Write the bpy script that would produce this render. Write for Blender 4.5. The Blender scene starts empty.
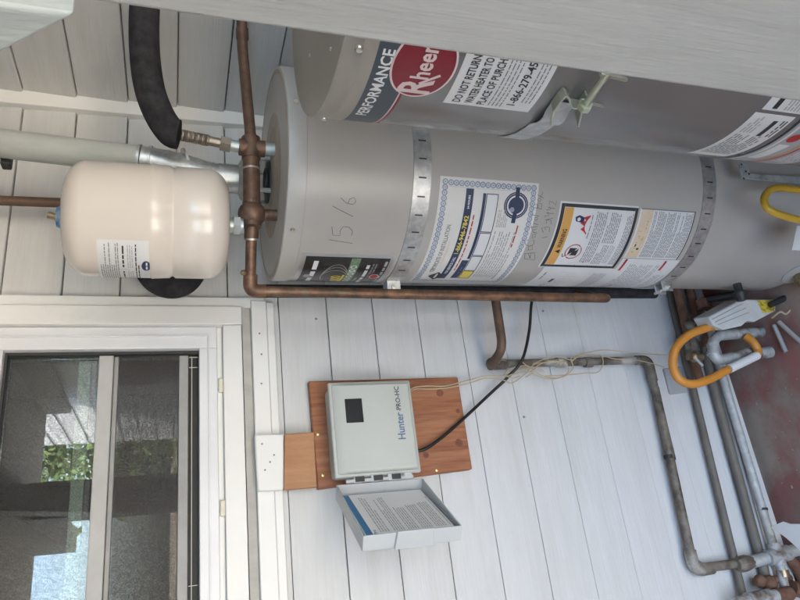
import bpy, math, random
import numpy as np
from mathutils import Vector, Matrix
random.seed(7)
R = math.radians
S = bpy.context.scene
COL = S.collection

# ------------------------------------------------------------------ camera
H = 1.69                      # eye height above the patio
FPX = 663.546                 # focal length in pixels of the 800 x 600 photograph
YAW, PITCH, ROLL = R(23.8306), R(18.694), R(-0.71754)
def cam_axes():
    h = np.array([math.sin(YAW), math.cos(YAW), 0]); r = np.array([math.cos(YAW), -math.sin(YAW), 0])
    f = h * math.cos(PITCH) - np.array([0, 0, 1]) * math.sin(PITCH)
    d = np.cross(f, r); c, s = math.cos(ROLL), math.sin(ROLL)
    return c * r + s * d, -s * r + c * d, f
AX_R, AX_D, AX_F = cam_axes()
cam = bpy.data.cameras.new('camera'); camo = bpy.data.objects.new('camera', cam); COL.objects.link(camo)
cam.sensor_fit = 'HORIZONTAL'; cam.sensor_width = 36; cam.lens = 36 * FPX / 800
cam.clip_start = 0.02; cam.clip_end = 500
m = Matrix.Identity(4)
for i in range(3):
    m[i][0] = AX_D[i]; m[i][1] = AX_R[i]; m[i][2] = -AX_F[i]
m[2][3] = H
camo.matrix_world = m                       # the phone was held on its side
S.camera = camo
S.render.resolution_x = 1024; S.render.resolution_y = 768

# ------------------------------------------------------------------ light
w = bpy.data.worlds.new('World'); S.world = w; w.use_nodes = True
nt = w.node_tree; bg = nt.nodes['Background']
sky = nt.nodes.new('ShaderNodeTexSky'); sky.sky_type = 'NISHITA'; sky.sun_disc = False
SUN_EL, SUN_AZ = R(43), R(-14)              # behind the house: the patio is in open shade
sky.sun_elevation = SUN_EL; sky.sun_rotation = SUN_AZ
sky.air_density = 1.0; sky.dust_density = 5.0; sky.ozone_density = 0.6
nt.links.new(sky.outputs[0], bg.inputs[0]); bg.inputs[1].default_value = 0.15
sl = bpy.data.lights.new('sun', 'SUN'); sl.energy = 4.5; sl.angle = R(0.6); sl.color = (1, 0.95, 0.87)
so = bpy.data.objects.new('sun', sl); COL.objects.link(so)
sdir = Vector((math.sin(SUN_AZ) * math.cos(SUN_EL), math.cos(SUN_AZ) * math.cos(SUN_EL), math.sin(SUN_EL)))
so.rotation_euler = sdir.to_track_quat('Z', 'Y').to_euler(); so.location = sdir * 30
S.view_settings.view_transform = 'Standard'; S.view_settings.look = 'None'
S.view_settings.gamma = 1; S.view_settings.use_curve_mapping = False
S.view_settings.exposure = 4.0

# ------------------------------------------------------------------ pixel -> place (800 x 600 photo pixels)
C0 = np.array([0, 0, H])
def ray(x, y):
    q = AX_R * (300 - y) + AX_D * (x - 400) + AX_F * FPX
    return q / np.linalg.norm(q)
def onY(x, y, Y): d = ray(x, y); return Vector(C0 + d * (Y / d[1]))
def onX(x, y, X): d = ray(x, y); return Vector(C0 + d * (X / d[0]))
def onZ(x, y, Z): d = ray(x, y); return Vector(C0 + d * ((Z - H) / d[2]))
WALL = 1.62
def wal(x, y, off=0.0): return onY(x, y, WALL - off)
def oncyl(x, y, c, r):
    d = ray(x, y); a = d[0]**2 + d[1]**2; b = -2 * (d[0]*c[0] + d[1]*c[1]); k = c[0]**2 + c[1]**2 - r*r
    D = max(0, b*b - 4*a*k); t = (-b - math.sqrt(D)) / (2*a); p = d * t
    return math.atan2(p[1]-c[1], p[0]-c[0]), p[2] + H

# ------------------------------------------------------------------ materials
def mat(name, col, rough=0.5, metal=0.0, col2=None, scale=8, stretch=(1, 1, 1), lo=0.35, hi=0.65, bump=0.0, bscale=None,
        bstretch=None, coat=0.0, spec=0.5, detail=4, col3=None, scale3=2.5, lo3=0.55, hi3=0.72, rvar=0.0):
    mt = bpy.data.materials.new(name); mt.use_nodes = True
    n = mt.node_tree.nodes; l = mt.node_tree.links; b = n['Principled BSDF']
    b.inputs['Base Color'].default_value = (*col, 1); b.inputs['Roughness'].default_value = rough
    b.inputs['Metallic'].default_value = metal; b.inputs['Coat Weight'].default_value = coat
    b.inputs['Specular IOR Level'].default_value = spec
    tc = n.new('ShaderNodeTexCoord')
    def noise(sc, st, det=detail):
        mp = n.new('ShaderNodeMapping'); mp.inputs['Scale'].default_value = st
        l.new(tc.outputs['Object'], mp.inputs[0])
        t = n.new('ShaderNodeTexNoise'); t.inputs['Scale'].default_value = sc; t.inputs['Detail'].default_value = det
        t.inputs['Roughness'].default_value = 0.6
        l.new(mp.outputs[0], t.inputs[0]); return t
    out = None
    if col2 is not None:
        t = noise(scale, stretch); r = n.new('ShaderNodeValToRGB'); r.color_ramp.elements[0].position = lo; r.color_ramp.elements[1].position = hi
        r.color_ramp.elements[0].color = (*col, 1); r.color_ramp.elements[1].color = (*col2, 1)
        l.new(t.outputs[0], r.inputs[0]); out = r.outputs[0]
        if rvar:
            mr = n.new('ShaderNodeMapRange'); mr.inputs[3].default_value = max(0.03, rough - rvar); mr.inputs[4].default_value = rough + rvar
            l.new(t.outputs[0], mr.inputs[0]); l.new(mr.outputs[0], b.inputs['Roughness'])
    if col3 is not None:
        t3 = noise(scale3, stretch, 6); r3 = n.new('ShaderNodeValToRGB'); r3.color_ramp.elements[0].position = lo3; r3.color_ramp.elements[1].position = hi3
        l.new(t3.outputs[0], r3.inputs[0]); mx = n.new('ShaderNodeMix'); mx.data_type = 'RGBA'
        l.new(r3.outputs[0], mx.inputs[0])
        if out: l.new(out, mx.inputs[6])
        else: mx.inputs[6].default_value = (*col, 1)
        mx.inputs[7].default_value = (*col3, 1); out = mx.outputs[2]
    if out: l.new(out, b.inputs['Base Color'])
    if bump:
        tb = noise(bscale or scale, bstretch or stretch, 3); bp = n.new('ShaderNodeBump')
        bp.inputs['Strength'].default_value = bump; bp.inputs['Distance'].default_value = 0.004
        l.new(tb.outputs[0], bp.inputs['Height']); l.new(bp.outputs[0], b.inputs['Normal'])
    return mt
M = {}
M['siding'] = mat('siding_paint', (.56, .56, .55), .5, 0, (.59, .59, .58), 8, (1, 1, 12), bump=.22, bscale=14, bstretch=(1, 1, 24), col3=(.50, .495, .475), scale3=1.7, lo3=.5, hi3=.85)
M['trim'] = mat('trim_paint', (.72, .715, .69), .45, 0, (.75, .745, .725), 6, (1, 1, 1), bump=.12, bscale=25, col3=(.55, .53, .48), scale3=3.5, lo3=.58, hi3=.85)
M['trimgrey'] = mat('shaded_sill', (.46, .45, .42), .6, 0, (.55, .54, .5), 9, (3, 1, 1), bump=.15, bscale=30)  # greyer trim colour carries the shade of the down-facing sill bevel
M['vinyl'] = mat('vinyl_frame', (.70, .71, .73), .35, 0, (.66, .67, .69), 8)
M['caulk'] = mat('caulk', (.68, .64, .52), .6)
M['sash'] = mat('sash_rail', (.32, .32, .32), .45, 0, (.27, .27, .265), 14)
M['sashlt'] = mat('sash_light', (.44, .44, .445), .45, 0, (.39, .39, .39), 14)
M['sashgreen'] = mat('tinted_rail', (.60, .70, .63), .5)
M['gasket'] = mat('gasket', (.03, .03, .03), .6)
M['screenwire'] = mat('screen_spline', (.55, .53, .48), .5)
M['room'] = mat('room_wall', (.20, .185, .17), .8, 0, (.16, .15, .14), 3)
M['sheath'] = mat('sheathing', (.36, .35, .33), .8)
M['roof'] = mat('roof_board', (.40, .40, .385), .7, 0, (.46, .46, .44), 6, (1, 8, 1), bump=.15)
M['shingle'] = mat('shingle', (.09, .085, .08), .9, 0, (.14, .13, .12), 12, bump=.3)
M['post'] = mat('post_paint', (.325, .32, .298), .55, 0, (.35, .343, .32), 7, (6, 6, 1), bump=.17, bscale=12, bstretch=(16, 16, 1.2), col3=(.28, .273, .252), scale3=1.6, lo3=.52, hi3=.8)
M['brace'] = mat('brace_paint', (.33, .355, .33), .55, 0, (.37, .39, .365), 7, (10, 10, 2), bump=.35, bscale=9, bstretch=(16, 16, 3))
M['jacket'] = mat('heater_enamel', (.41, .387, .352), .34, 0, (.38, .357, .323), 3.5, bump=.05, bscale=60, rvar=.05, col3=(.33, .31, .28), scale3=2.0, lo3=.55, hi3=.9)
M['captop'] = mat('dusty_cap', (.33, .265, .20), .6, 0, (.42, .36, .29), 16, bump=.1, bscale=60, col3=(.22, .15, .10), scale3=9, lo3=.58, hi3=.75)
M['steelgrey'] = mat('grey_steel_enamel', (.19, .183, .178), .24, .35, (.225, .213, .205), 4, rvar=.08, bump=.12, bscale=7, bstretch=(1, 1, .35))
M['captop2'] = mat('tan_steel_cap', (.30, .275, .24), .33, .3, (.335, .305, .268), 5, bump=.04, bscale=30)
M['galv'] = mat('galvanised', (.46, .47, .47), .42, .8, (.60, .61, .60), 60, lo=.4, hi=.6, rvar=.12, bump=.05, bscale=60)
M['galvold'] = mat('old_galvanised', (.36, .37, .36), .6, .35, (.50, .51, .50), 40, bump=.2, bscale=60, col3=(.16, .12, .09), scale3=14, lo3=.56, hi3=.68)
M['galvgrn'] = mat('passivated_steel', (.42, .45, .34), .35, .8, (.54, .56, .46), 50, rvar=.1)
M['slot'] = mat('strap_slot', (.05, .052, .055), .5, .3)
M['copper'] = mat('copper', (.19, .108, .072), .52, .55, (.10, .064, .046), 38, (1, 1, 1), lo=.38, hi=.68, rvar=.1, col3=(.16, .14, .10), scale3=13, lo3=.58, hi3=.72)
M['copperbrt'] = mat('copper_bright', (.25, .135, .08), .52, .6, (.115, .07, .048), 34, lo=.35, hi=.62, rvar=.1, col3=(.15, .16, .11), scale3=16, lo3=.6, hi3=.72)
M['copperdk'] = mat('copper_dark', (.11, .07, .05), .6, .4, (.18, .11, .075), 20, bump=.1, bscale=50)
M['brass'] = mat('brass', (.40, .31, .20), .35, .85, (.28, .21, .13), 30, rvar=.1)
M['nickel'] = mat('nickel_brass', (.40, .36, .31), .38, .8, (.30, .25, .20), 30, rvar=.1)
M['solder'] = mat('solder', (.36, .33, .29), .45, .7, (.5, .48, .44), 60)
M['nipple'] = mat('blue_grey_nipple', (.42, .48, .47), .4, .6, (.5, .52, .5), 40)
M['tank'] = mat('cream_enamel', (.64, .575, .505), .22, 0, (.62, .555, .485), 5, coat=.2, col3=(.57, .50, .43), scale3=3, lo3=.6, hi3=.9, rvar=.04)
M['tapeblue'] = mat('blue_tape', (.05, .16, .36), .4, 0, (.35, .42, .5), 50, lo=.45, hi=.62)
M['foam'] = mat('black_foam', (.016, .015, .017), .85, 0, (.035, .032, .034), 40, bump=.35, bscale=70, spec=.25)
M['ventpaint'] = mat('vent_paint', (.36, .375, .345), .55, 0, (.43, .445, .41), 7, (4, 4, 1), bump=.1, bscale=20, col3=(.29, .31, .28), scale3=4, lo3=.5, hi3=.8)
M['dark'] = mat('black_iron', (.02, .02, .02), .55)
M['paper'] = mat('label_paper', (.66, .655, .64), .55, 0, (.62, .615, .60), 12)
M['certpaper'] = mat('certificate_paper', (.66, .645, .60), .5, 0, (.62, .60, .555), 14)
M['leaf'] = mat('leaflet_paper', (.74, .74, .735), .6)
M['ink'] = mat('black_ink', (.03, .03, .032), .5)
M['inkgrey'] = mat('grey_ink', (.20, .20, .205), .55)
M['inkpale'] = mat('pale_grey_ink', (.36, .36, .365), .55)
M['navy'] = mat('navy_ink', (.02, .035, .085), .45)
M['bluegrey'] = mat('blue_grey_ink', (.20, .25, .34), .5, 0, (.30, .34, .42), 90)
M['slate'] = mat('slate_band', (.055, .07, .085), .4)
M['red'] = mat('badge_red', (.20, .012, .022), .38)
M['redink'] = mat('red_ink', (.42, .03, .03), .5)
M['pink'] = mat('badge_outline', (.66, .52, .50), .45)
M['white'] = mat('white_ink', (.72, .72, .71), .45)
M['yellow'] = mat('yellow_ink', (.68, .55, .08), .5)
M['orange'] = mat('orange_ink', (.62, .33, .08), .5)
M['peach'] = mat('peach_ink', (.62, .47, .30), .5, 0, (.66, .56, .42), 40)
M['green'] = mat('green_ink', (.10, .19, .10), .5, 0, (.22, .30, .20), 80)
M['blackglos'] = mat('black_label', (.016, .013, .013), .3)
M['silver'] = mat('silver_border', (.50, .50, .50), .3, .7)
M['barcode'] = mat('barcode_print', (.55, .55, .55), .5, 0, (.10, .10, .10), 160, lo=.45, hi=.55)
M['pencil'] = mat('pencil', (.11, .098, .09), .6)
M['plywood'] = mat('stained_board', (.36, .145, .062), .55, 0, (.19, .058, .025), 8, (14, 14, 1.1), lo=.3, hi=.7, bump=.18, bscale=9, bstretch=(12, 12, 1.5), col3=(.38, .17, .085), scale3=2.2, lo3=.5, hi3=.75)
M['woodlt'] = mat('light_board', (.42, .22, .105), .6, 0, (.34, .165, .075), 8, (8, 8, 1.5), bump=.18, bscale=10, bstretch=(12, 12, 1.5))
M['knot'] = mat('wood_knot', (.13, .04, .02), .6, 0, (.22, .08, .04), 60)
M['plastic'] = mat('controller_plastic', (.43, .445, .41), .42, 0, (.45, .465, .43), 8, bump=.03, bscale=120)
M['plasticlt'] = mat('door_plastic', (.46, .475, .475), .45, 0, (.48, .495, .495), 8, bump=.03, bscale=120)
M['display'] = mat('display', (.017, .018, .02), .4, spec=.2)
M['logo'] = mat('logo_blue', (.10, .16, .26), .5)
M['cyan'] = mat('leaflet_blue', (.03, .17, .36), .5)
M['cable'] = mat('black_cable', (.012, .012, .012), .45)
M['wire'] = mat('tan_wire', (.50, .40, .25), .5, 0, (.42, .33, .2), 40)
M['pipewx'] = mat('weathered_pipe', (.20, .175, .14), .6, .2, (.075, .055, .042), 18, lo=.4, hi=.58, bump=.2, bscale=50, col3=(.48, .46, .41), scale3=9, lo3=.55, hi3=.66)
M['pipegrey'] = mat('brown_grey_pipe', (.125, .11, .092), .6, .1, (.17, .15, .125), 12, bump=.1, bscale=40)
M['pipepale'] = mat('pale_conduit', (.42, .42, .41), .5, .2, (.36, .35, .34), 18)
M['rust'] = mat('rusty_iron', (.13, .055, .03), .8, .2, (.20, .11, .07), 40, bump=.3, bscale=80)
M['orangehose'] = mat('orange_hose', (.56, .23, .035), .42, 0, (.50, .20, .03), 20)
M['yellowhose'] = mat('yellow_gas_line', (.55, .33, .03), .4, 0, (.48, .28, .025), 20)
M['boxwhite'] = mat('valve_cover', (.56, .56, .53), .5, 0, (.50, .50, .47), 20)
M['sticker'] = mat('yellow_sticker', (.62, .47, .04), .5, 0, (.30, .19, .03), 60, lo=.5, hi=.6)
M['wallgrey'] = mat('grey_putty', (.36, .36, .35), .7)
M['screw'] = mat('screw_zinc', (.6, .58, .5), .3, .9)
M['brscrew'] = mat('brass_screw', (.62, .48, .2), .3, .9)
M['slab'] = mat('red_painted_concrete', (.29, .13, .112), .65, 0, (.25, .165, .142), 7, lo=.4, hi=.6, bump=.35, bscale=45, spec=.2, col3=(.34, .28, .23), scale3=3.5, lo3=.47, hi3=.62)
M['chip'] = mat('paint_chip', (.36, .31, .28), .7)
M['grass'] = mat('dry_yard', (.29, .27, .235), .9, 0, (.34, .32, .28), 3, bump=.4, bscale=20)
M['bark'] = mat('bark', (.08, .06, .045), .9, 0, (.13, .10, .08), 14, bump=.4)
M['leafgr'] = mat('foliage', (.045, .085, .025), .6, 0, (.085, .12, .04), 3)
M['paint'] = mat('fence_paint', (.26, .22, .18), .8, 0, (.2, .17, .14), 8)

def glass_mat(name, tint, mixf, rough=0.0):
    mt = bpy.data.materials.new(name); mt.use_nodes = True; n = mt.node_tree.nodes; l = mt.node_tree.links
    n.remove(n['Principled BSDF']); o = n['Material Output']
    tr = n.new('ShaderNodeBsdfTransparent'); tr.inputs[0].default_value = (*tint, 1)
    gl = n.new('ShaderNodeBsdfGlossy'); gl.inputs['Roughness'].default_value = rough; gl.inputs[0].default_value = (.95, .97, 1, 1)
    fr = n.new('ShaderNodeFresnel'); fr.inputs[0].default_value = 1.5
    ad = n.new('ShaderNodeMath'); ad.operation = 'ADD'; ad.inputs[1].default_value = mixf
    l.new(fr.outputs[0], ad.inputs[0]); mx = n.new('ShaderNodeMixShader'); l.new(ad.outputs[0], mx.inputs[0])
    l.new(tr.outputs[0], mx.inputs[1]); l.new(gl.outputs[0], mx.inputs[2]); l.new(mx.outputs[0], o.inputs[0]); return mt
M['glass'] = glass_mat('window_glass', (.82, .86, .84), .10)
def screen_mat(lo_=.28, hi_=.62):
    mt = bpy.data.materials.new('insect_screen'); mt.use_nodes = True; n = mt.node_tree.nodes; l = mt.node_tree.links
    b = n['Principled BSDF']; b.inputs['Base Color'].default_value = (.055, .052, .05, 1); b.inputs['Roughness'].default_value = .6
    tr = n.new('ShaderNodeBsdfTransparent'); mx = n.new('ShaderNodeMixShader')
    tc = n.new('ShaderNodeTexCoord'); t = n.new('ShaderNodeTexNoise'); t.inputs['Scale'].default_value = 330; t.inputs['Detail'].default_value = 1
    l.new(tc.outputs['Object'], t.inputs[0]); mr = n.new('ShaderNodeMapRange')
    mr.inputs[1].default_value = .3; mr.inputs[2].default_value = .7; mr.inputs[3].default_value = lo_; mr.inputs[4].default_value = hi_
    l.new(t.outputs[0], mr.inputs[0]); l.new(mr.outputs[0], mx.inputs[0])
    l.new(tr.outputs[0], mx.inputs[1]); l.new(b.outputs[0], mx.inputs[2]); l.new(mx.outputs[0], n['Material Output'].inputs[0]); return mt
M['screen'] = screen_mat(); M['screenlt'] = screen_mat(.06, .30)

# ------------------------------------------------------------------ mesh helpers
def thing(name, label, cat, loc=(0, 0, 0), group=None):
    o = bpy.data.objects.new(name, None); COL.objects.link(o); o.empty_display_size = .05
    o.location = loc; o['label'] = label; o['category'] = cat
    if group: o['group'] = group
    return o
def attach(o, parent):
    if parent is not None:
        o.parent = parent
        p = Matrix.Identity(4); q = parent
        chain = []
        while q is not None: chain.append(q); q = q.parent
        for q in reversed(chain): p = p @ q.matrix_parent_inverse @ q.matrix_basis if q.parent else p @ q.matrix_basis
        o.matrix_parent_inverse = p.inverted()
    return o
def tag(o, label, cat, group=None, kind=None):
    o['label'] = label; o['category'] = cat
    if group: o['group'] = group
    if kind: o['kind'] = kind
    return o
class MB:
    def __init__(s): s.v = []; s.f = []
    def add(s, vs, fs):
        b = len(s.v); s.v += [tuple(v) for v in vs]; s.f += [tuple(b + i for i in f) for f in fs]; return s
    def box(s, a, b):
        x0, y0, z0 = [min(p, q) for p, q in zip(a, b)]; x1, y1, z1 = [max(p, q) for p, q in zip(a, b)]
        return s.add([(x0,y0,z0),(x1,y0,z0),(x1,y1,z0),(x0,y1,z0),(x0,y0,z1),(x1,y0,z1),(x1,y1,z1),(x0,y1,z1)],
                     [(0,3,2,1),(4,5,6,7),(0,1,5,4),(1,2,6,5),(2,3,7,6),(3,0,4,7)])
    def hull8(s, p):   # bottom 4, top 4
        return s.add(p, [(0,3,2,1),(4,5,6,7),(0,1,5,4),(1,2,6,5),(2,3,7,6),(3,0,4,7)])
    def obox(s, c, ax, ay, az):    # centre + half-axis vectors
        c, ax, ay, az = map(Vector, (c, ax, ay, az)); 
        return s.hull8([c-ax-ay-az, c+ax-ay-az, c+ax+ay-az, c-ax+ay-az, c-ax-ay+az, c+ax-ay+az, c+ax+ay+az, c-ax+ay+az])
    def prism(s, poly, vec):
        n = len(poly); vec = Vector(vec); a = [Vector(p) for p in poly]; b = [p + vec for p in a]
        return s.add(a + b, [tuple(range(n))[::-1], tuple(range(n, 2*n))] + [(i, (i+1) % n, n+(i+1) % n, n+i) for i in range(n)])
    def tube(s, path, rad, seg=14, cap=True):
        P = [Vector(p) for p in path]; n = len(P); rr = rad if isinstance(rad, (list, tuple)) else [rad]*n
        T = [(P[min(i+1, n-1)] - P[max(i-1, 0)]).normalized() for i in range(n)]
        up = Vector((0, 0, 1)) if abs(T[0].z) < .9 else Vector((1, 0, 0)); N = (up - T[0]*up.dot(T[0])).normalized()
        vs = []
        for i in range(n):
            N = (N - T[i]*N.dot(T[i])).normalized(); B = T[i].cross(N)
            for k in range(seg):
                a = 2*math.pi*k/seg; vs.append(P[i] + (N*math.cos(a) + B*math.sin(a))*rr[i])
        fs = [(i*seg+k, i*seg+(k+1) % seg, (i+1)*seg+(k+1) % seg, (i+1)*seg+k) for i in range(n-1) for k in range(seg)]
        if cap: fs += [tuple(range(seg))[::-1], tuple(range((n-1)*seg, n*seg))]
        return s.add(vs, fs)
    def lathe(s, prof, c, seg=64, axis=None):     # prof: (radius, height) upwards
        c = Vector(c); az = Vector(axis).normalized() if axis else Vector((0, 0, 1))
        up = Vector((1, 0, 0)) if abs(az.x) < .9 else Vector((0, 1, 0)); ax = (up - az*up.dot(az)).normalized(); ay = az.cross(ax)
        vs = []; 
        for r, h in prof:
            for k in range(seg):
                a = 2*math.pi*k/seg; vs.append(c + az*h + (ax*math.cos(a) + ay*math.sin(a))*max(r, 1e-5))
        n = len(prof)
        fs = [(i*seg+k, i*seg+(k+1) % seg, (i+1)*seg+(k+1) % seg, (i+1)*seg+k) for i in range(n-1) for k in range(seg)]
        fs += [tuple(range(seg))[::-1], tuple(range((n-1)*seg, n*seg))]
        return s.add(vs, fs)
    def ball(s, c, r, seg=12, sq=(1, 1, 1)):
        c = Vector(c); n = seg//2; vs = []
        for i in range(n+1):
            th = math.pi*i/n
            for k in range(seg):
                a = 2*math.pi*k/seg; rs = max(math.sin(th), 1e-3)
                vs.append(c + Vector((rs*math.cos(a)*r*sq[0], rs*math.sin(a)*r*sq[1], -math.cos(th)*r*sq[2])))
        return s.add(vs, [(i*seg+k, i*seg+(k+1) % seg, (i+1)*seg+(k+1) % seg, (i+1)*seg+k) for i in range(n) for k in range(seg)])
    def mesh(s, name, m, smooth=True, ang=40):
        me = bpy.data.meshes.new(name); me.from_pydata(s.v, [], s.f); me.validate(); me.update()
        if smooth:
            for p in me.polygons: p.use_smooth = True
            me.set_sharp_from_angle(angle=R(ang))
        me.materials.append(M[m]); return me
    def build(s, name, m, parent=None, smooth=True, bevel=0, seg=2, ang=40):
        o = bpy.data.objects.new(name, s.mesh(name, m, smooth, ang)); COL.objects.link(o); attach(o, parent)
        if bevel:
            b = o.modifiers.new('bevel', 'BEVEL'); b.width = bevel; b.segments = seg; b.limit_method = 'ANGLE'; b.angle_limit = R(35)
        return o
def inst(name, me, parent, loc=(0, 0, 0), rot=(0, 0, 0), scale=(1, 1, 1)):
    o = bpy.data.objects.new(name, me); COL.objects.link(o); o.location = loc; o.rotation_euler = rot; o.scale = scale; attach(o, parent); return o
def fillet(pts, r, n=6):
    P = [Vector(p) for p in pts]; out = [P[0]]
    for i in range(1, len(P)-1):
        a = (P[i-1]-P[i]); b = (P[i+1]-P[i]); la, lb = a.length, b.length; q = min(r, la*.48, lb*.48)
        A = P[i] + a.normalized()*q; B = P[i] + b.normalized()*q
        for k in range(n+1):
            t = k/n; out.append(A*(1-t)**2 + P[i]*2*t*(1-t) + B*t*t)
    out.append(P[-1]); return out
def crom(pts, n=8):
    P = [Vector(p) for p in pts]; P = [P[0]*2-P[1]] + P + [P[-1]*2-P[-2]]; out = []
    for i in range(1, len(P)-2):
        a, b, c, d = P[i-1:i+3]
        for k in range(n):
            t = k/n; out.append(.5*((2*b) + (c-a)*t + (2*a-5*b+4*c-d)*t*t + (3*b-a-3*c+d)*t**3))
    out.append(P[-2]); return out

# ---- flat print on a surface: (s right, t up, n out) in metres
class Cyl:
    def __init__(s, c, r, a0, z0): s.c = c; s.r = r; s.a0 = a0; s.z0 = z0
    def __call__(s, u, t, n):
        a = s.a0 + u/s.r; q = s.r + n; return (s.c[0]+q*math.cos(a), s.c[1]+q*math.sin(a), s.z0+t)
class Flat:
    def __init__(s, o, r, up): s.o = Vector(o); s.r = Vector(r).normalized(); s.u = Vector(up).normalized(); s.n = s.r.cross(s.u)
    def __call__(s, u, t, n): return s.o + s.r*u + s.u*t + s.n*n
_txt = {}
def text_mesh(body):
    if body not in _txt:
        cu = bpy.data.curves.new('t', 'FONT'); cu.body = body; cu.size = 1; cu.resolution_u = 2; cu.fill_mode = 'FRONT'; cu.offset = .022
        o = bpy.data.objects.new('t', cu); COL.objects.link(o); bpy.context.view_layer.update()
        me = bpy.data.meshes.new_from_object(o.evaluated_get(bpy.context.evaluated_depsgraph_get()))
        vs = [(v.co.x, v.co.y) for v in me.vertices]; fs = [tuple(p.vertices) for p in me.polygons]
        bpy.data.objects.remove(o); bpy.data.curves.remove(cu); bpy.data.meshes.remove(me)
        x0 = min(v[0] for v in vs); x1 = max(v[0] for v in vs); y0 = min(v[1] for v in vs); y1 = max(v[1] for v in vs)
        _txt[body] = ([((x-x0)/(x1-x0), (y-y0)/(y1-y0)) for x, y in vs], fs)
    return _txt[body]
class Print:
    """marks on one sheet, one mesh for each ink"""
    def __init__(s, f): s.f = f; s.b = {}; s.lvl = 0.0008
    def mb(s, m): return s.b.setdefault(m, MB())
    def grid(s, u0, t0, u1, t1, m, n=None, lv=None):
        n = n or max(1, int(abs(u1-u0)/.008)); lv = lv or s.lvl; vs = []; 
        for i in range(n+1):
            u = u0+(u1-u0)*i/n; vs += [s.f(u, t0, lv), s.f(u, t1, lv)]
        s.mb(m).add(vs, [(2*i, 2*i+2, 2*i+3, 2*i+1) for i in range(n)])
    def poly(s, pts, m, lv=None): s.mb(m).add([s.f(u, t, lv or s.lvl) for u, t in pts], [tuple(range(len(pts)))])
    def ell(s, u, t, a, b, m, lv=None, n=32):
        vs = []; n = max(8, n//2)
        for k in range(n+1):
            c = -math.cos(math.pi*k/n); d = math.sqrt(max(1e-4, 1-c*c)); vs += [s.f(u+a*c, t-b*d, lv or s.lvl), s.f(u+a*c, t+b*d, lv or s.lvl)]
        s.mb(m).add(vs, [(2*k, 2*k+2, 2*k+3, 2*k+1) for k in range(n)])
    def ring(s, u, t, a, b, wd, m, lv=None, n=32):
        vs = []
        for k in range(n):
            c, d = math.cos(6.2832*k/n), math.sin(6.2832*k/n)
            vs += [s.f(u+a*c, t+b*d, lv or s.lvl), s.f(u+(a-wd)*c, t+(b-wd)*d, lv or s.lvl)]
        s.mb(m).add(vs, [(2*k, 2*((k+1) % n), 2*((k+1) % n)+1, 2*k+1) for k in range(n)])
    def text(s, body, u, t, wd, h, m, lv=None, slant=0):
        vs, fs = text_mesh(body); s.mb(m).add([s.f(u+x*wd+slant*y*h, t+y*h, lv or s.lvl) for x, y in vs], fs)
    def line(s, pts, wd, m, lv=None):
        vs = []; n = len(pts)
        for i, (u, t) in enumerate(pts):
            a = pts[max(i-1, 0)]; b = pts[min(i+1, n-1)]; dx, dy = b[0]-a[0], b[1]-a[1]; q = math.hypot(dx, dy) or 1
            vs += [s.f(u-dy/q*wd/2, t+dx/q*wd/2, lv or s.lvl), s.f(u+dy/q*wd/2, t-dx/q*wd/2, lv or s.lvl)]
        s.mb(m).add(vs, [(2*i, 2*i+1, 2*i+3, 2*i+2) for i in range(n-1)])
    def greek(s, u0, u1, t, h, m='inkgrey', fill=1.0):
        u = u0; e = u0 + (u1-u0)*fill
        while u < e - h:
            wl = min(random.uniform(1.2, 4.5)*h, e-u); s.grid(u, t, u+wl, t+h*.62, m, n=max(1, int(wl/.012))); u += wl + h*.55
    def para(s, u0, u1, t1, t0, rows, m='inkgrey'):
        st = (t1-t0)/rows
        for k in range(rows): s.greek(u0, u1, t1-(k+1)*st, st*.75, m, random.choice([1, 1, 1, .97, .6]))
    def out(s, parent, name='printing'):
        for m, b in s.b.items(): b.build(name, m, parent, smooth=False)['kind'] = 'stuff'
def sheet(f, u0, t0, u1, t1, m, parent, label=None, name='label', th=.0004):
    n = max(1, int(abs(u1-u0)/.006)); b = MB(); vs = []
    for i in range(n+1):
        u = u0+(u1-u0)*i/n; vs += [f(u, t0, .0001), f(u, t1, .0001), f(u, t0, th), f(u, t1, th)]
    fs = [(4*i+2, 4*i+6, 4*i+7, 4*i+3) for i in range(n)] + [(4*i, 4*i+1, 4*i+5, 4*i+4) for i in range(n)]
    fs += [(4*i, 4*i+4, 4*i+6, 4*i+2) for i in range(n)] + [(4*i+1, 4*i+3, 4*i+7, 4*i+5) for i in range(n)] + [(0, 2, 3, 1), (4*n, 4*n+1, 4*n+3, 4*n+2)]
    o = b.add(vs, fs).build(name, m, parent)
    if label: o['label'] = label
    return o

# ================================================================== SETTING
XS = 1.30                              # side wall plane
LAP = 0.1285; ZL0 = H + .0015*1.62     # siding courses
g = MB(); g.add([(-60,-60,-.06),(60,-60,-.06),(60,60,-.06),(-60,60,-.06)], [(0,1,2,3)])
o = g.build('ground', 'grass', smooth=False); o['kind'] = 'structure'
o = MB().box((-2.6, -.6, -.11), (1.34, 1.66, 0)).build('patio_slab', 'slab', bevel=.008); o['kind'] = 'structure'

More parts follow.
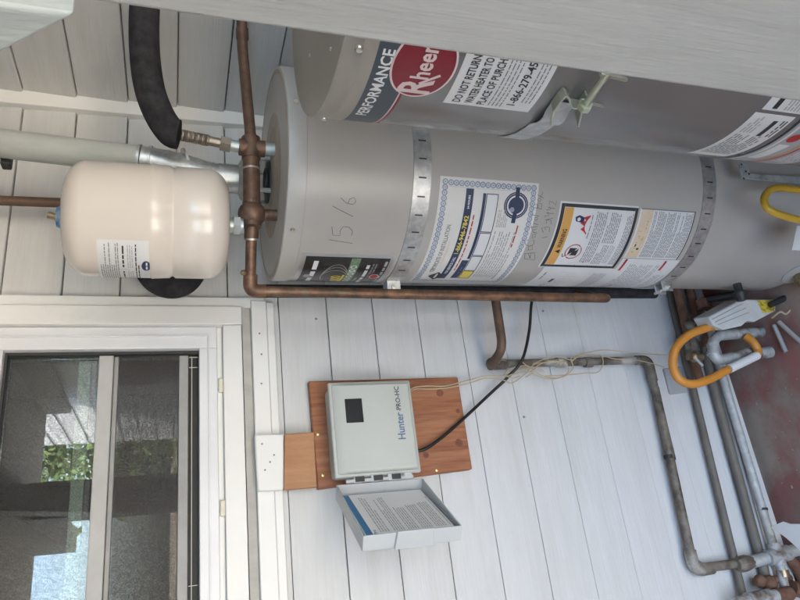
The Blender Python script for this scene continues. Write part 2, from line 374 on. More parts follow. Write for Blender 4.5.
# ---- house: two walls of lap siding meeting in an inside corner, window, roof
house = thing('house', 'pale grey lap sided house walls meeting in a corner behind the water heaters', 'house', (0, WALL+.1, 0))
WX0, WX1, WZ0, WZ1 = -.42, .568, 1.634, 2.052        # window opening
CX0, CX1, CZ0, CZ1 = -.56, .700, 1.436, 2.19          # casing outline
wl = MB().box((-4, WALL+.012, -.1), (WX0-.02, WALL+.11, 2.75)).box((WX1+.02, WALL+.012, -.1), (XS+.1, WALL+.11, 2.75))
wl.box((WX0-.02, WALL+.012, -.1), (WX1+.02, WALL+.11, WZ0-.02)).box((WX0-.02, WALL+.012, WZ1+.02), (WX1+.02, WALL+.11, 2.75))
wl.build('sheathing', 'sheath', house, smooth=False)
MB().box((XS+.012, -2.598, -.1), (XS+.11, WALL+.012, 2.75)).build('sheathing', 'sheath', house, smooth=False)
rm = MB(); rm.add([(-2,WALL+.12,.1),(1.2,WALL+.12,.1),(1.2,4.2,.1),(-2,4.2,.1),(-2,WALL+.12,2.6),(1.2,WALL+.12,2.6),(1.2,4.2,2.6),(-2,4.2,2.6)],
                  [(0,1,2,3),(4,7,6,5),(1,5,6,2),(2,6,7,3),(3,7,4,0)])
rm.build('room', 'room', house, smooth=False)
MB().prism([(-5, WALL-.28, 2.76), (-5, 5.2, 2.76), (-5, 3.4, 4.3)], (10, 0, 0)).build('roof', 'shingle', house, smooth=False)
kb = 0
GAP = .0030
PROF = [(.0110, 0), (-.0080, 0), (-.0115, .0010), (-.0132, .0030), (-.0136, .0060), (-.0066, LAP-GAP), (.0114, LAP-GAP)]   # board section: depth, height
def board_x(x0, x1, z): return MB().prism([(x0, WALL+a, z+b) for a, b in PROF], (x1-x0, 0, 0))
def board_y(y0, y1, z): return MB().prism([(XS+a, y0, z+b) for a, b in PROF], (0, y1-y0, 0))
for k in range(-13, 8):
    z = ZL0 + k*LAP
    if z < .0: z = .022
    if z + LAP > CZ0+.03 and z < CZ1:
        board_x(CX1-.04, 1.26, z).build('siding_board', 'siding', house, ang=30)
        board_x(-3.9, CX0+.04, z).build('siding_board', 'siding', house, ang=30)
    else:
        board_x(-3.9, 1.26, z).build('siding_board', 'siding', house, ang=30)
    board_y(-2.6, WALL-.0302, z).build('siding_board', 'siding', house, ang=30)
MB().box((1.249, WALL-.030, .0), (XS+.010, WALL+.005, 2.7)).build('corner_trim', 'trim', house, bevel=.002)
nailm = MB().lathe([(.0035, 0), (.0035, .0015), (.002, .002)], (0, 0, 0), 8, (0, -1, 0)).mesh('nail_head', 'inkgrey')
for px, py in ((316, 319), (543, 311), (524, 417)):
    p = wal(px, py, .011); inst('nail_head', nailm, house, p)
# window
win = MB().box((CX0, WALL-.035, CZ1-.06), (.673, WALL+.01, CZ1)).build('window', 'trim', house, bevel=.003)
def wpart(name, a, b, m, bev=.002): return MB().box(a, b).build(name, m, win, bevel=bev)
wpart('casing', (.673, WALL-.036, 1.475), (.701, WALL+.01, CZ1), 'trim')
wpart('casing', (.624, WALL-.046, 1.532), (.6728, WALL+.01, CZ1-.0605), 'trim')
wpart('casing', (CX0+.01, WALL-.042, 1.533), (.6235, WALL+.01, 1.579), 'trim')
wpart('casing', (CX0, WALL-.046, 1.534), (WX0-.056, WALL+.01, CZ1-.061), 'trim')
wpart('caulk_bead', (WX0-.05, WALL-.024, 1.5795), (.6235, WALL+.01, 1.592), 'trim', .001)
for x in (.17, .455): wpart('caulk_patch', (x, WALL-.033, 1.574), (x+.036, WALL-.023, 1.590), 'caulk', .003)
MB().hull8([(CX0, WALL-.026, 1.509), (.672, WALL-.026, 1.509), (.672, WALL+.01, 1.509), (CX0, WALL+.01, 1.509), (CX0, WALL-.044, 1.5315), (.672, WALL-.044, 1.5315), (.672, WALL+.01, 1.5315), (CX0, WALL+.01, 1.5315)]).build('sill', 'trimgrey', win, smooth=False)
wpart('apron', (CX0, WALL-.043, 1.470), (.690, WALL+.01, 1.5085), 'trim')
wpart('apron', (CX0, WALL-.036, 1.450), (.688, WALL+.01, 1.4695), 'trim')
wpart('drip_strip', (CX0, WALL-.020, 1.436), (.686, WALL+.01, 1.4495), 'siding')
for x in (.60, .545, .47, .25): 
    for z in ((1.49,) if x != .545 else (1.487,)): inst('nail_head', nailm, win, (x, WALL-.0432, z), (0, 0, 0), (.65, 1, .65))
for a, b in (((WX1, 1.592), (.6235, CZ1-.061)), ((WX0-.055, 1.592), (WX0, CZ1-.061))): wpart('frame', (a[0], WALL-.030, a[1]), (b[0], WALL+.06, b[1]), 'vinyl')
wpart('frame', (WX0, WALL-.030, 1.592), (WX1, WALL+.06, WZ0), 'vinyl'); wpart('frame', (WX0, WALL-.030, WZ1), (WX1, WALL+.06, CZ1-.061), 'vinyl')
wpart('frame_lip', (.597, WALL-.034, 1.612), (.601, WALL-.029, CZ1-.064), 'vinyl', .0008); wpart('frame_lip', (WX0, WALL-.034, 1.611), (.601, WALL-.029, 1.6145), 'vinyl', .0008)
for a, b in (((WX0, WALL-.012, WZ1-.006), (WX1, WALL+.02, WZ1-.0005)), ((WX1-.007, WALL-.012, WZ0), (WX1-.0005, WALL+.02, WZ1-.0065))): wpart('gasket', a, b, 'gasket', .0005)
wpart('meeting_rail', (WX0, WALL-.008, 1.826), (WX1-.008, WALL+.03, 1.858), 'sashlt'); wpart('meeting_rail', (WX0, WALL+.001, 1.815), (WX1-.008, WALL+.03, 1.8255), 'sash')
wpart('bottom_rail', (WX0, WALL+.000, 1.658), (WX1-.008, WALL+.03, 1.680), 'sash')
wpart('lower_gap_strip', (WX0, WALL+.012, WZ0), (WX1-.008, WALL+.03, 1.6575), 'gasket', .0005)  # black strip filling the dark gap below the bottom rail
sw = MB()
for a, b in (((WX0, WALL-.001, 1.6495), (WX1-.012, WALL+.003, 1.651)), ((WX1-.014, WALL-.001, 1.637), (WX1-.0125, WALL+.003, 1.6565)), ((WX1-.04, WALL-.001, 1.637), (WX1-.0385, WALL+.003, 1.6565)), ((.035, WALL-.001, 1.637), (.0365, WALL+.003, 1.6565))): sw.box(a, b)
sw.build('screen_spline', 'screenwire', win, smooth=False)
wpart('inner_rail', (WX0, WALL+.052, 1.880), (WX1, WALL+.085, 1.908), 'sashgreen'); wpart('inner_rail', (WX0, WALL+.060, 1.868), (WX1, WALL+.08, 1.8795), 'sash')
lk = MB().box((.285, WALL+.045, 1.909), (.345, WALL+.075, 1.918)).box((.295, WALL+.05, 1.918), (.335, WALL+.07, 1.927)).build('sash_lock', 'sash', win, bevel=.002)
for nm, z0, z1 in (('pane', 1.859, WZ1-.007), ('pane', 1.681, 1.8145)):
    MB().box((WX0, WALL+.012, z0), (WX1-.008, WALL+.016, z1)).build(nm, 'glass', win, smooth=False)
MB().box((WX0, WALL-.0005, 1.681), (WX1-.008, WALL+.0005, 1.8145)).build('insect_screen', 'screen', win, smooth=False)
MB().box((WX0, WALL-.0005, 1.859), (WX1-.008, WALL+.0005, WZ1-.007)).build('insect_screen', 'screenlt', win, smooth=False)

# ---- porch roof, post
PX = .36
pr = thing('porch_roof', 'grey board porch roof on rafters over the patio', 'roof', (.6, .5, 2.3))
for k in range(13):
    y0 = -1.25 + k*.218
    MB().hull8([(-2.05, y0, 2.44), (XS-.02, y0, 2.44), (XS-.02, y0+.2175, 2.44), (-2.05, y0+.2175, 2.44), (-2.05, y0, 2.465), (XS-.02, y0, 2.465), (XS-.02, y0+.2175, 2.465), (-2.05, y0+.2175, 2.465)]).build('roof_board', 'roof', pr, smooth=False)
for x in (-1.7, -.9, 1.2): MB().box((x-.02, -1.22, 2.30), (x+.02, WALL-.02, 2.4385)).build('rafter', 'roof', pr, smooth=False)
MB().box((PX-.005, -1.22, 2.22), (PX+.13, WALL-.02, 2.4385)).build('beam', 'roof', pr, smooth=False)
e0 = onX(293, 31.5, PX); py1 = .5*(onX(500, 60, PX).y + e0.y)
post = thing('porch_post', 'thick painted wooden porch post in front of the grey water heater', 'post', (PX+.07, py1-.07, 0))
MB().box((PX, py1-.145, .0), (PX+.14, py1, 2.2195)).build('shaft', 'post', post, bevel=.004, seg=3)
b0 = onX(72, 3, PX); b1 = onX(0, 40, PX); bd = (b1-b0).normalized(); s0 = b0 - bd*.06; s1 = b0 + bd*.62; nz = Vector((0, -bd.z, bd.y))
if nz.z < 0: nz = -nz
s0 = Vector((0, py1+.0005, b0.z - (b0.y-py1)*bd.z/bd.y))
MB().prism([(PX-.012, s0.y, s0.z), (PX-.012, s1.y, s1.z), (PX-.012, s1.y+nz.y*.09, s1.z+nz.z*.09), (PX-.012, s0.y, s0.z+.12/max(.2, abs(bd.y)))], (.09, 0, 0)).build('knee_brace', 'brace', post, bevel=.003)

# ================================================================== WATER HEATERS
C1 = (.884, 1.3025); RH = .24; T1 = 1.483
C2 = (.835, .6405); T2 = 1.503
scr = MB().lathe([(.0055, 0), (.0055, .0015), (.0042, .0035), (.0015, .004)], (0, 0, 0), 10, (1, 0, 0)).mesh('screw', 'screw')
h1 = thing('water_heater', 'beige tank water heater with installation certificate and warning labels', 'water heater', (C1[0], C1[1], 0))
MB().lathe([(.215, .0), (.215, .03), (.24, .031), (RH, .16), (RH, T1-.036)], (*C1, 0), 128).build('jacket', 'jacket', h1)
MB().lathe([(RH+.0005, T1-.038), (RH+.003, T1-.037), (RH+.003, T1-.006), (RH+.001, T1-.001), (RH-.004, T1)], (*C1, 0), 128).build('cap_band', 'jacket', h1)
MB().lathe([(RH-.004, T1-.004), (RH-.004, T1+.0005), (RH-.012, T1+.0008), (RH-.014, T1-.003), (.06, T1+.003), (.001, T1+.004)], (*C1, 0), 128).build('top_cap', 'captop', h1)
for px, py in ((292, 230), (295, 102)):
    a, z = oncyl(px, py, C1, RH+.003); inst('cap_screw', scr, h1, (C1[0]+(RH+.003)*math.cos(a), C1[1]+(RH+.003)*math.sin(a), T1-.018), (0, 0, a))
# draft hood
HC = (.893, 1.338)
MB().lathe([(.062, 0), (.064, .004), (.045, .028), (.033, .034), (.033, .06)], (*HC, 1.522), 40).build('draft_hood', 'galv', h1)
for k in range(4):
    a = .6 + k*math.pi/2; p = Vector((HC[0]+.055*math.cos(a), HC[1]+.055*math.sin(a), 0))
    MB().box((p.x-.005, p.y-.003, T1-.001), (p.x+.005, p.y+.003, 1.527)).build('hood_leg', 'galv', h1, bevel=.001)
MB().lathe([(.052, T1), (.052, T1+.006), (.03, T1+.008), (.03, T1+.012)], (*HC, 0), 32).build('flue_collar', 'dark', h1)
# -- labels of heater 1
D = lambda a: R(a)
def cylf(z0, a0, c=C1, r=RH): return Cyl(c, r, D(a0), z0)
# black wrap label
f = cylf(1.229, 148); L = D(196-148)*RH; lb = sheet(f, 0, 0, L, .208, 'silver', h1, 'black label with silver border and yellow and green emblem')
p = Print(f); bd_ = .010
p.grid(bd_, bd_*.9, L-bd_, .208-bd_, 'blackglos', lv=.0007); p.lvl = .0012
p.greek(.055, L-.025, .168, .017, 'white'); p.ell(.105, .183, .010, .008, 'inkpale')
for q in (1, .78, .5): p.ring(.105, .122, .05*q+.01, .03, .0016, 'inkpale')
for t in (.13, .14, .15): p.line([(.065, t), (.15, t)], .0012, 'inkpale')
for i, (u, t) in enumerate(((.072, .112), (.088, .114), (.104, .116))): p.ring(u, t, .0085, .0115, .0045, 'yellow', lv=.0016)
p.grid(.06, .098, .118, .103, 'yellow', lv=.0016)
p.grid(.055, .076, L-.012, .097, 'green', lv=.0014)
for i in range(6): p.ring(.075+i*.0165, .0865, .0065, .0075, .0028, 'paper', lv=.0018)
p.greek(.06, .10, .064, .008, 'inkpale'); p.greek(.05, L-.022, .050, .012, 'paper'); p.greek(.06, L-.03, .041, .006, 'inkgrey'); p.greek(.06, L-.03, .034, .006, 'inkgrey')
p.ell(.112, .028, .014, .011, 'redink', lv=.0015); p.ring(.112, .028, .014, .011, .002, 'pink', lv=.0017); p.greek(.04, L-.02, .0125, .009, 'inkpale')
p.out(lb)
# certificate
A0, A1 = 167, 242; f = cylf(.922, A0); L = D(A1-A0)*RH; hh = .238
ce = sheet(f, 0, 0, L, hh, 'certpaper', h1, 'paper certificate of installation with scalloped blue border and yellow box')
p = Print(f)
bw = .014
for (u0, t0, u1, t1) in ((.005, .005, L-.005, .005+bw), (.005, hh-.005-bw, L-.005, hh-.005), (.005, .0055+bw, .005+bw, hh-.0055-bw), (L-.005-bw, .0055+bw, L-.005, hh-.0055-bw)): p.grid(u0, t0, u1, t1, 'certpaper', lv=.0006)
p.lvl = .0009
def scal(u0, t0, u1, t1, n):
    for j in range(n):
        q = (j+.5)/n; u, t = u0+(u1-u0)*q, t0+(t1-t0)*q
        p.ring(u, t, .0068, .0068, .0030, 'bluegrey', n=12); p.ell(u, t, .0022, .0022, 'bluegrey', n=8)
scal(.005, .012, L-.005, .012, 26); scal(.005, hh-.012, L-.005, hh-.012, 26); scal(.012, .019, .012, hh-.019, 16); scal(L-.012, .019, L-.012, hh-.019, 16)
p.line([(.0205, .0205), (L-.0205, .0205), (L-.0205, hh-.0205), (.0205, hh-.0205), (.0205, .0205)], .0008, 'bluegrey')
p.text('CERTIFICATE OF INSTALLATION', .065, .199, .145, .0105, 'inkgrey'); p.text('Product Registration', .10, .189, .07, .006, 'peach')
p.grid(.03, .158, L-.022, .176, 'navy'); p.text('FOR SERVICE CALL', .06, .1635, .065, .007, 'white', lv=.0013); p.text('1-866-946-7842', .135, .1615, .098, .0115, 'yellow', lv=.0013); p.text('24 HOURS', .248, .1645, .03, .005, 'white', lv=.0013)
p.poly([(.022, .185), (.044, .205), (.066, .185), (.044, .165)], 'ink', lv=.0015); p.greek(.032, .058, .183, .008, 'paper')
p.greek(.075, .24, .149, .005, 'redink')
p.grid(.035, .128, .115, .145, 'navy'); p.grid(.12, .128, L-.03, .135, 'navy'); p.greek(.05, .11, .134, .004, 'inkpale')
t1, t0 = .127, .098
for u0, u1, m_ in ((.035, .075, 'yellow'), (.0765, .130, 'paper'), (.1315, .195, 'paper'), (.1965, L-.03, 'paper')): p.grid(u0, t0, u1, t1, m_, lv=.0010); [p.grid(*r_, 'navy', lv=.0014) for r_ in ((u0, t0, u1, t0+.0018), (u0, t1-.0018, u1, t1), (u0, t0, u0+.0018, t1), (u1-.0018, t0, u1, t1))]
p.greek(.045, .07, .112, .004, 'inkgrey'); p.greek(.225, L-.045, .109, .006, 'peach')
p.para(.045, .20, .094, .034, 10, 'inkpale'); p.para(.21, .25, .094, .068, 6, 'inkpale'); p.greek(.16, .22, .036, .005, 'redink'); p.greek(.035, .085, .032, .008, 'inkpale')
p.ell(.262, .052, .026, .026, 'navy'); p.ring(.262, .052, .0225, .0225, .0035, 'paper', lv=.0013); p.ring(.262, .052, .030, .030, .003, 'navy', n=20)
p.grid(.222, .047, .302, .057, 'navy', lv=.0016); p.ell(.252, .061, .006, .006, 'bluegrey', lv=.0017)
p.out(ce)
# warning label
A0, A1 = 191.5, 232.6; f = cylf(.648, A0); L = D(A1-A0)*RH; hh = .210
wa = sheet(f, -.003, 0, L+.004, hh+.004, 'paper', h1, 'white warning label with thick black border and orange warning strip')
p = Print(f)
for (u0, t0, u1, t1) in ((0, 0, L, .008), (0, hh-.009, L, hh), (0, .0082, .008, hh-.0092), (L-.008, .0082, L, hh-.0092)): p.grid(u0, t0, u1, t1, 'ink')
p.grid(.009, .176, L-.009, .200, 'orange'); p.text('WARNING', .062, .1815, .05, .012, 'ink', lv=.0013); p.poly([(.046, .181), (.058, .181), (.052, .194)], 'ink', lv=.0013)
p.ring(.052, .143, .022, .022, .0025, 'redink'); p.grid(.041, .131, .063, .156, 'ink', lv=.0010); p.line([(.036, .158), (.068, .128)], .0035, 'pink', lv=.0014); p.line([(.041, .158), (.035, .166), (.045, .170)], .0022, 'ink', lv=.0012)
p.poly([(.10, .128), (.148, .128), (.142, .146), (.135, .138), (.128, .152), (.121, .139), (.113, .147), (.107, .136)], 'redink'); p.poly([(.128, .143), (.132, .165), (.142, .168), (.147, .158), (.142, .143)], 'navy'); p.ell(.137, .158, .0045, .0045, 'paper', lv=.0013)
p.line([(.009, .118), (L-.009, .118)], .0012, 'ink'); p.greek(.09, L-.02, .121, .0042)
p.para(.02, L-.014, .114, .083, 6); p.line([(.009, .082), (L-.009, .082)], .001, 'ink'); p.para(.015, .075, .079, .052, 6); p.para(.08, L-.014, .079, .044, 7); p.para(.02, .075, .05, .034, 4, 'inkpale')
p.line([(.009, .03), (L-.009, .03)], .0008, 'ink'); p.para(.015, L-.015, .028, .010, 4, 'inkgrey'); p.ell(.02, .100, .002, .002, 'ink')
p.out(wa)
# operating instructions sheet (peach heading)
A0, A1 = 200.7, 232.8; f = cylf(.479, A0); L = D(A1-A0)*RH; hh = .165
ye = sheet(f, 0, 0, L, hh-.002, 'paper', h1, 'instruction label with peach heading beside the lower strap')
p = Print(f); p.grid(.003, .125, L-.003, .158, 'peach'); p.greek(.02, L-.05, .145, .006, 'ink'); p.greek(.02, L-.03, .133, .0045); p.ell(.03, .137, .003, .004, 'ink', lv=.0012)
p.para(.006, L-.006, .122, .085, 9); p.para(.006, L-.006, .082, .045, 9, 'inkgrey'); p.para(.006, L-.006, .042, .006, 8, 'inkgrey'); p.grid(0, 0, L, .003, 'ink'); p.grid(L-.003, .0032, L, hh-.004, 'inkgrey'); p.grid(0, .0032, .001, hh-.004, 'ink'); p.out(ye)
# lower white sheets
f = cylf(.640, 148); L = D(191-148)*RH
lo = sheet(f, 0, 0, L, .203, 'paper', h1, 'white wiring diagram label below the warning label'); p = Print(f)
for k in range(7): p.line([(.05+.012*k, .12+.01*(k % 3)), (.075+.013*k, .12+.01*(k % 3)), (.075+.013*k, .10-.012*(k % 2))], .001, 'inkpale')
p.line([(.04, .15), (.16, .15), (.16, .06), (.04, .06), (.04, .15)], .0008, 'inkpale'); p.greek(.12, .16, .185, .006); p.text('RC 1', .055, .145, .03, .010, 'ink'); p.grid(.10, .145, .125, .153, 'ink'); p.para(.03, L-.02, .055, .012, 9, 'inkpale'); p.line([(.0, .196), (L, .196)], .0006, 'inkgrey'); p.out(lo)
f = cylf(.468, 148); L = D(200.5-148)*RH
lo = sheet(f, 0, 0, L, .172, 'paper', h1, 'white data label with red corner marks beside the lower strap'); p = Print(f)
p.line([(0, .170), (L, .170)], .0012, 'redink'); p.line([(0, .001), (L, .001)], .002, 'redink'); p.grid(L-.045, .156, L-.002, .163, 'redink'); p.grid(L-.04, .036, L-.004, .043, 'redink')
p.para(.03, L-.02, .15, .05, 15, 'inkpale'); p.greek(.05, .09, .12, .012, 'inkgrey'); p.para(.03, L-.06, .04, .008, 5, 'inkpale'); p.out(lo)
p = Print(Cyl(C1, RH, 0, 0)); p.lvl = .0005
p.line([((D(-134))*RH, .421), (D(-163)*RH, .421)], .0018, 'redink'); p.out(h1, 'red_line')
# handwriting in pencil
hw = Print(Cyl(C1, RH, 0, 0)); hw.lvl = .0006
def pxl(pts, x0, y0, s, wd=.0016, m='pencil'):
    q = []
    for zx, zy in pts:
        a, z = oncyl(x0+zx*s, y0+zy*s, C1, RH); a = a if a < 0 else a-2*math.pi; q.append((a*RH, z))
    hw.line(q, wd*.85, m)
for st in ([(275,318),(325,326),(370,333)], [(287,266),(291,300),(320,302),(320,282),(332,266),(355,268),(370,284),(366,302)], [(290,184),(330,205),(372,226)],
           [(322,150),(345,172),(372,178),(384,165),(376,150),(358,156),(352,172)]): pxl(st, 260, 160, .25)
for st in ([(497,395),(540,398)], [(497,395),(500,375),(512,372),(520,392)], [(520,393),(524,372),(538,374),(540,396)], [(495,375),(545,368)], [(505,360),(530,358),(528,340),(512,345),(514,358)],
           [(512,318),(500,325),(502,338),(520,345),(536,335),(534,318)], [(540,308),(528,312),(530,298),(542,296),(540,308)], [(548,292),(532,288),(530,280),(545,276)], [(510,270),(550,266)], [(525,262),(527,278)], [(552,258),(535,254),(534,246)],
           [(548,240),(538,240),(538,230),(550,230),(548,240)], [(520,218),(556,224)], [(536,190),(566,196)], [(537,190),(535,176),(548,176),(551,192)], [(551,190),(553,172),(566,174),(566,194)], [(548,160),(556,152),(566,158),(560,166),(550,162)], [(550,140),(575,152)], [(572,128),(560,150)],
           [(566,312),(590,306)], [(572,290),(566,272),(578,268),(582,282),(584,266),(598,270),(596,288)], [(584,255),(588,238),(604,242),(604,258)], [(580,240),(612,232)], [(576,225),(596,222),(590,206)], [(584,212),(615,214)], [(584,200),(602,198),(598,184)], [(590,190),(620,194)], [(596,178),(598,164),(612,170),(622,182),(626,164)]):
    pxl(st, 400, 160, .25, .0013)
hw.out(h1, 'pencil_writing')
# drain valve, lower fitting
a, z = oncyl(737, 284, C1, RH); q = Vector((math.cos(a), math.sin(a), 0)); b0_ = Vector((C1[0], C1[1], z))+q*(RH-.005)
MB().tube([b0_, b0_+q*.03], .011).tube([b0_+q*.03, b0_+q*.034], .02).tube([b0_+q*.034, b0_+q*.055], [.018, .012]).build('drain_valve', 'dark', h1)
a, z = oncyl(797, 274, C1, RH); q = Vector((math.cos(a), math.sin(a), 0)); b0_ = Vector((C1[0], C1[1], z))+q*RH
MB().lathe([(.042, 0), (.042, .002), (.038, .004)], b0_, 40, q).build('escutcheon', 'jacket', h1)
fit = MB().tube([b0_+q*.004, b0_+q*.02], .012).tube([b0_+q*.02, b0_+q*.026], .019).tube([b0_+q*.026, b0_+q*.055], .013).build('brass_fitting', 'brass', h1)

# ---- heater 2
h2 = thing('water_heater', 'dark grey steel water heater with red oval badge behind the post', 'water heater', (C2[0], C2[1], 0))
MB().lathe([(.215, 0), (.215, .03), (RH, .031), (RH, T2-.04)], (*C2, 0), 128).build('jacket', 'steelgrey', h2)
MB().lathe([(RH-.001, T2-.046), (RH+.0012, T2-.0455), (RH+.0012, T2-.030), (RH+.0002, T2-.0285), (RH+.0002, T2-.026), (RH+.0012, T2-.0245), (RH+.0012, T2-.004), (RH, T2-.001), (RH-.003, T2)], (*C2, 0), 128).build('cap_band', 'captop2', h2)
MB().lathe([(RH-.003, T2-.003), (RH-.0035, T2), (RH-.008, T2-.0005), (RH-.012, T2-.004), (.001, T2+.002)], (*C2, 0), 128).build('top_cap', 'captop2', h2)
sc = MB().lathe([(.006, 0), (.006, .001), (.004, .003)], (0, 0, 0), 10).mesh('cap_screw', 'screw')
for px, py in ((310, 55), (331, 49)):
    q = onZ(px, py, T2); inst('cap_screw', sc, h2, (q.x, q.y, T2-.001), (0, 0, 0), (.5, .5, .8))
for px, py in ((359, 48), (324, 117.3)):
    a, z = oncyl(px, py, C2, RH); inst('cap_screw', scr, h2, (C2[0]+(RH+.001)*math.cos(a), C2[1]+(RH+.001)*math.sin(a), z), (0, 0, a))
f = Cyl(C2, RH, D(140), 1.392); L = D(240-140)*RH
u_of = lambda px, py: (((oncyl(px, py, C2, RH)[0]) % (2*math.pi)) - D(140))*RH
t_of = lambda px, py: oncyl(px, py, C2, RH)[1]-1.392
bn = sheet(f, 0, .016, L, .069, 'slate', h2, 'dark slate brand band with white lettering'); p = Print(f)
p.grid(0, .0672, L, .070, 'white'); p.grid(0, .012, L, .0155, 'redink' if False else 'red'); p.grid(0, .0155, L, .0175, 'pink')
ua, ub = u_of(357, 113), u_of(394, 53)
p.text('PERFORMANCE', ua-.004, .042, ub-ua+.009, .0165, 'white')
uo, to = (u_of(424, 68)), .006 + 0
uo = u_of(424, 66); to = t_of(424, 66)
ra = .056; rb = .044; p.lvl = .0012
p.ell(uo, to, ra, rb, 'pink', n=48); p.ell(uo, to, ra-.003, rb-.003, 'red', lv=.0016, n=48)
p.text('R', uo-.047, to-.022, .028, .046, 'pink', lv=.0021); p.text('heem', uo-.020, to-.012, .062, .026, 'pink', lv=.0021); p.line([(uo-.028, to-.002), (uo-.010, to-.026)], .004, 'pink', lv=.0022)
p.out(bn)
f = Cyl(C2, RH, D(172.9), 1.209); L = D(30)*RH
shh = sheet(f, 0, 0, L, .133, 'paper', h2, 'white sticker with service telephone number on the grey heater'); p = Print(f)
us = lambda px, py: (((oncyl(px, py, C2, RH)[0]) % (2*math.pi)) - D(172.9))*RH
w_ = us(480, 60)-us(452, 100)
p.text('DO NOT RETURN THIS', .006, .110, .108, .0125, 'ink'); p.text('WATER HEATER TO', .006, .0915, .082, .0125, 'ink'); p.text('PLACE OF PURCHASE', .006, .073, .100, .0125, 'ink')
for k in range(4): p.greek(.006, .115, .066-k*.006, .003, 'inkgrey')
p.text('1-866-279-45', .012, .028, .078, .0135, 'ink')
for k in range(3): p.greek(.02, .105, .020-k*.006, .003, 'inkgrey')
p.out(shh)
# lower labels of heater 2
f = Cyl(C2, RH, D(151), .758); L = D(187-151)*RH
lb = sheet(f, 0, 0, L, .082, 'paper', h2, 'white rating plate label on the grey heater'); p = Print(f)
p.para(.02, .10, .076, .02, 9, 'inkgrey'); p.para(.105, L-.006, .076, .05, 4, 'inkpale'); p.grid(.10, .024, L-.012, .033, 'ink'); p.para(.1, L-.01, .018, .005, 2, 'ink'); p.greek(.02, .09, .012, .006); p.out(lb)
f = Cyl(C2, RH, D(188.6), .70); lb = sheet(f, 0, 0, .08, .134, 'paper', h2, 'white sticker with black bar on the grey heater'); p = Print(f)
p.grid(.004, .108, .05, .118, 'ink'); p.para(.004, .07, .098, .02, 12, 'inkpale'); p.out(lb)
f = Cyl(C2, RH, D(140), .600); L = D(200-140)*RH
lb = sheet(f, 0, 0, L, .148, 'inkpale', h2, 'lower information label with white heading on the grey heater'); p = Print(f)
p.grid(0, .140, L, .1475, 'ink'); p.grid(0, .128, L, .133, 'paper'); p.grid(.06, .098, .13, .122, 'paper'); p.ell(.15, .112, .012, .012, 'redink'); p.grid(0, .075, L, .080, 'orange'); p.grid(0, .066, L, .071, 'redink'); p.para(.05, L-.01, .06, .005, 8, 'paper'); p.out(lb)

# ---- straps
def strap(c, z, a0, a1, label, slots, tail=True, tilt=0):
    t = thing('seismic_strap', label, 'strap', (c[0], c[1], z), 'galvanised straps round the water heaters')
    f = Cyl(c, RH, 0, z); b = MB(); n = 90; vs = []
    for i in range(n+1):
        u = D(a0+(a1-a0)*i/n)*RH; vs += [f(u, -.0195, .0008), f(u, .0195, .0008), f(u, -.0195, .0026), f(u, .0195, .0026)]
    fs = []
    for i in range(n): j = 4*i; fs += [(j+2,j+6,j+7,j+3),(j,j+1,j+5,j+4),(j,j+4,j+6,j+2),(j+1,j+3,j+7,j+5)]
    b.add(vs, fs + [(0,2,3,1),(4*n,4*n+1,4*n+3,4*n+2)]).build('band', 'galv', t)
    sm = MB().box((RH+.0022, -.0016, -.0085), (RH+.0032, .0016, .0085)).mesh('slot', 'slot', False)
    for a in slots: inst('slot', sm, t, (c[0], c[1], z), (0, 0, D(a)))
    return t
s1 = strap(C1, 1.201, 150, 320, 'galvanised strap round the top of the beige heater, above the certificate', [184+k*9.4 for k in range(14)])
s2 = strap(C1, .4445, 150, 320, 'galvanised strap round the beige heater beside the warning labels', [186+k*9.2 for k in range(14)])
def clamp(t, px, py, z, s=1):
    a, _ = oncyl(px, py, C1, RH); q = Vector((math.cos(a), math.sin(a), 0)); tg = Vector((-q.y, q.x, 0)); c = Vector((C1[0], C1[1], z))+q*(RH+.004)
    MB().obox(c+q*.011-tg*.012, tg*.0015, q*.013, (0, 0, .017)).build('clamp_tab', 'galv', t, bevel=.001)
    MB().obox(c+q*.011+tg*.016, tg*.0015, q*.013, (0, 0, .017)).build('clamp_tab', 'galv', t, bevel=.001)
    MB().tube([c+q*.014-tg*.035, c+q*.014+tg*.032], .0038, 10).tube([c+q*.014+tg*.018, c+q*.014+tg*.024], .0075, 6).tube([c+q*.014-tg*.020, c+q*.014-tg*.014], .0075, 6).build('bolt', 'screw', t)
clamp(s1, 394, 281, 1.201); clamp(s2, 660, 283, .4445)
s3 = strap(C2, 1.170, 140, 166, 'galvanised strap round the dark grey heater with bent bracket and bolt', [])
def c2p(a, dr, z): return Vector((C2[0]+(RH+dr)*math.cos(D(a)), C2[1]+(RH+dr)*math.sin(D(a)), z))
def ribbon(pts, hw_, th, name, m, t):     # strip following (angle, lift) points, width along z
    b = MB(); vs = []
    for a, dr in pts: vs += [c2p(a, dr, 1.170-hw_), c2p(a, dr, 1.170+hw_), c2p(a, dr+th, 1.170-hw_), c2p(a, dr+th, 1.170+hw_)]
    fs = []
    for i in range(len(pts)-1): j = 4*i; fs += [(j+2,j+6,j+7,j+3),(j,j+1,j+5,j+4),(j,j+4,j+6,j+2),(j+1,j+3,j+7,j+5)]
    n = len(pts)-1
    return b.add(vs, fs+[(0,2,3,1),(4*n,4*n+1,4*n+3,4*n+2)]).build(name, m, t)
ribbon([(166, .001), (168, .003), (170, .007), (172, .009), (174, .009), (176.5, .004), (179, .003), (181, .002)], .0185, .0016, 'band', 'galv', s3)
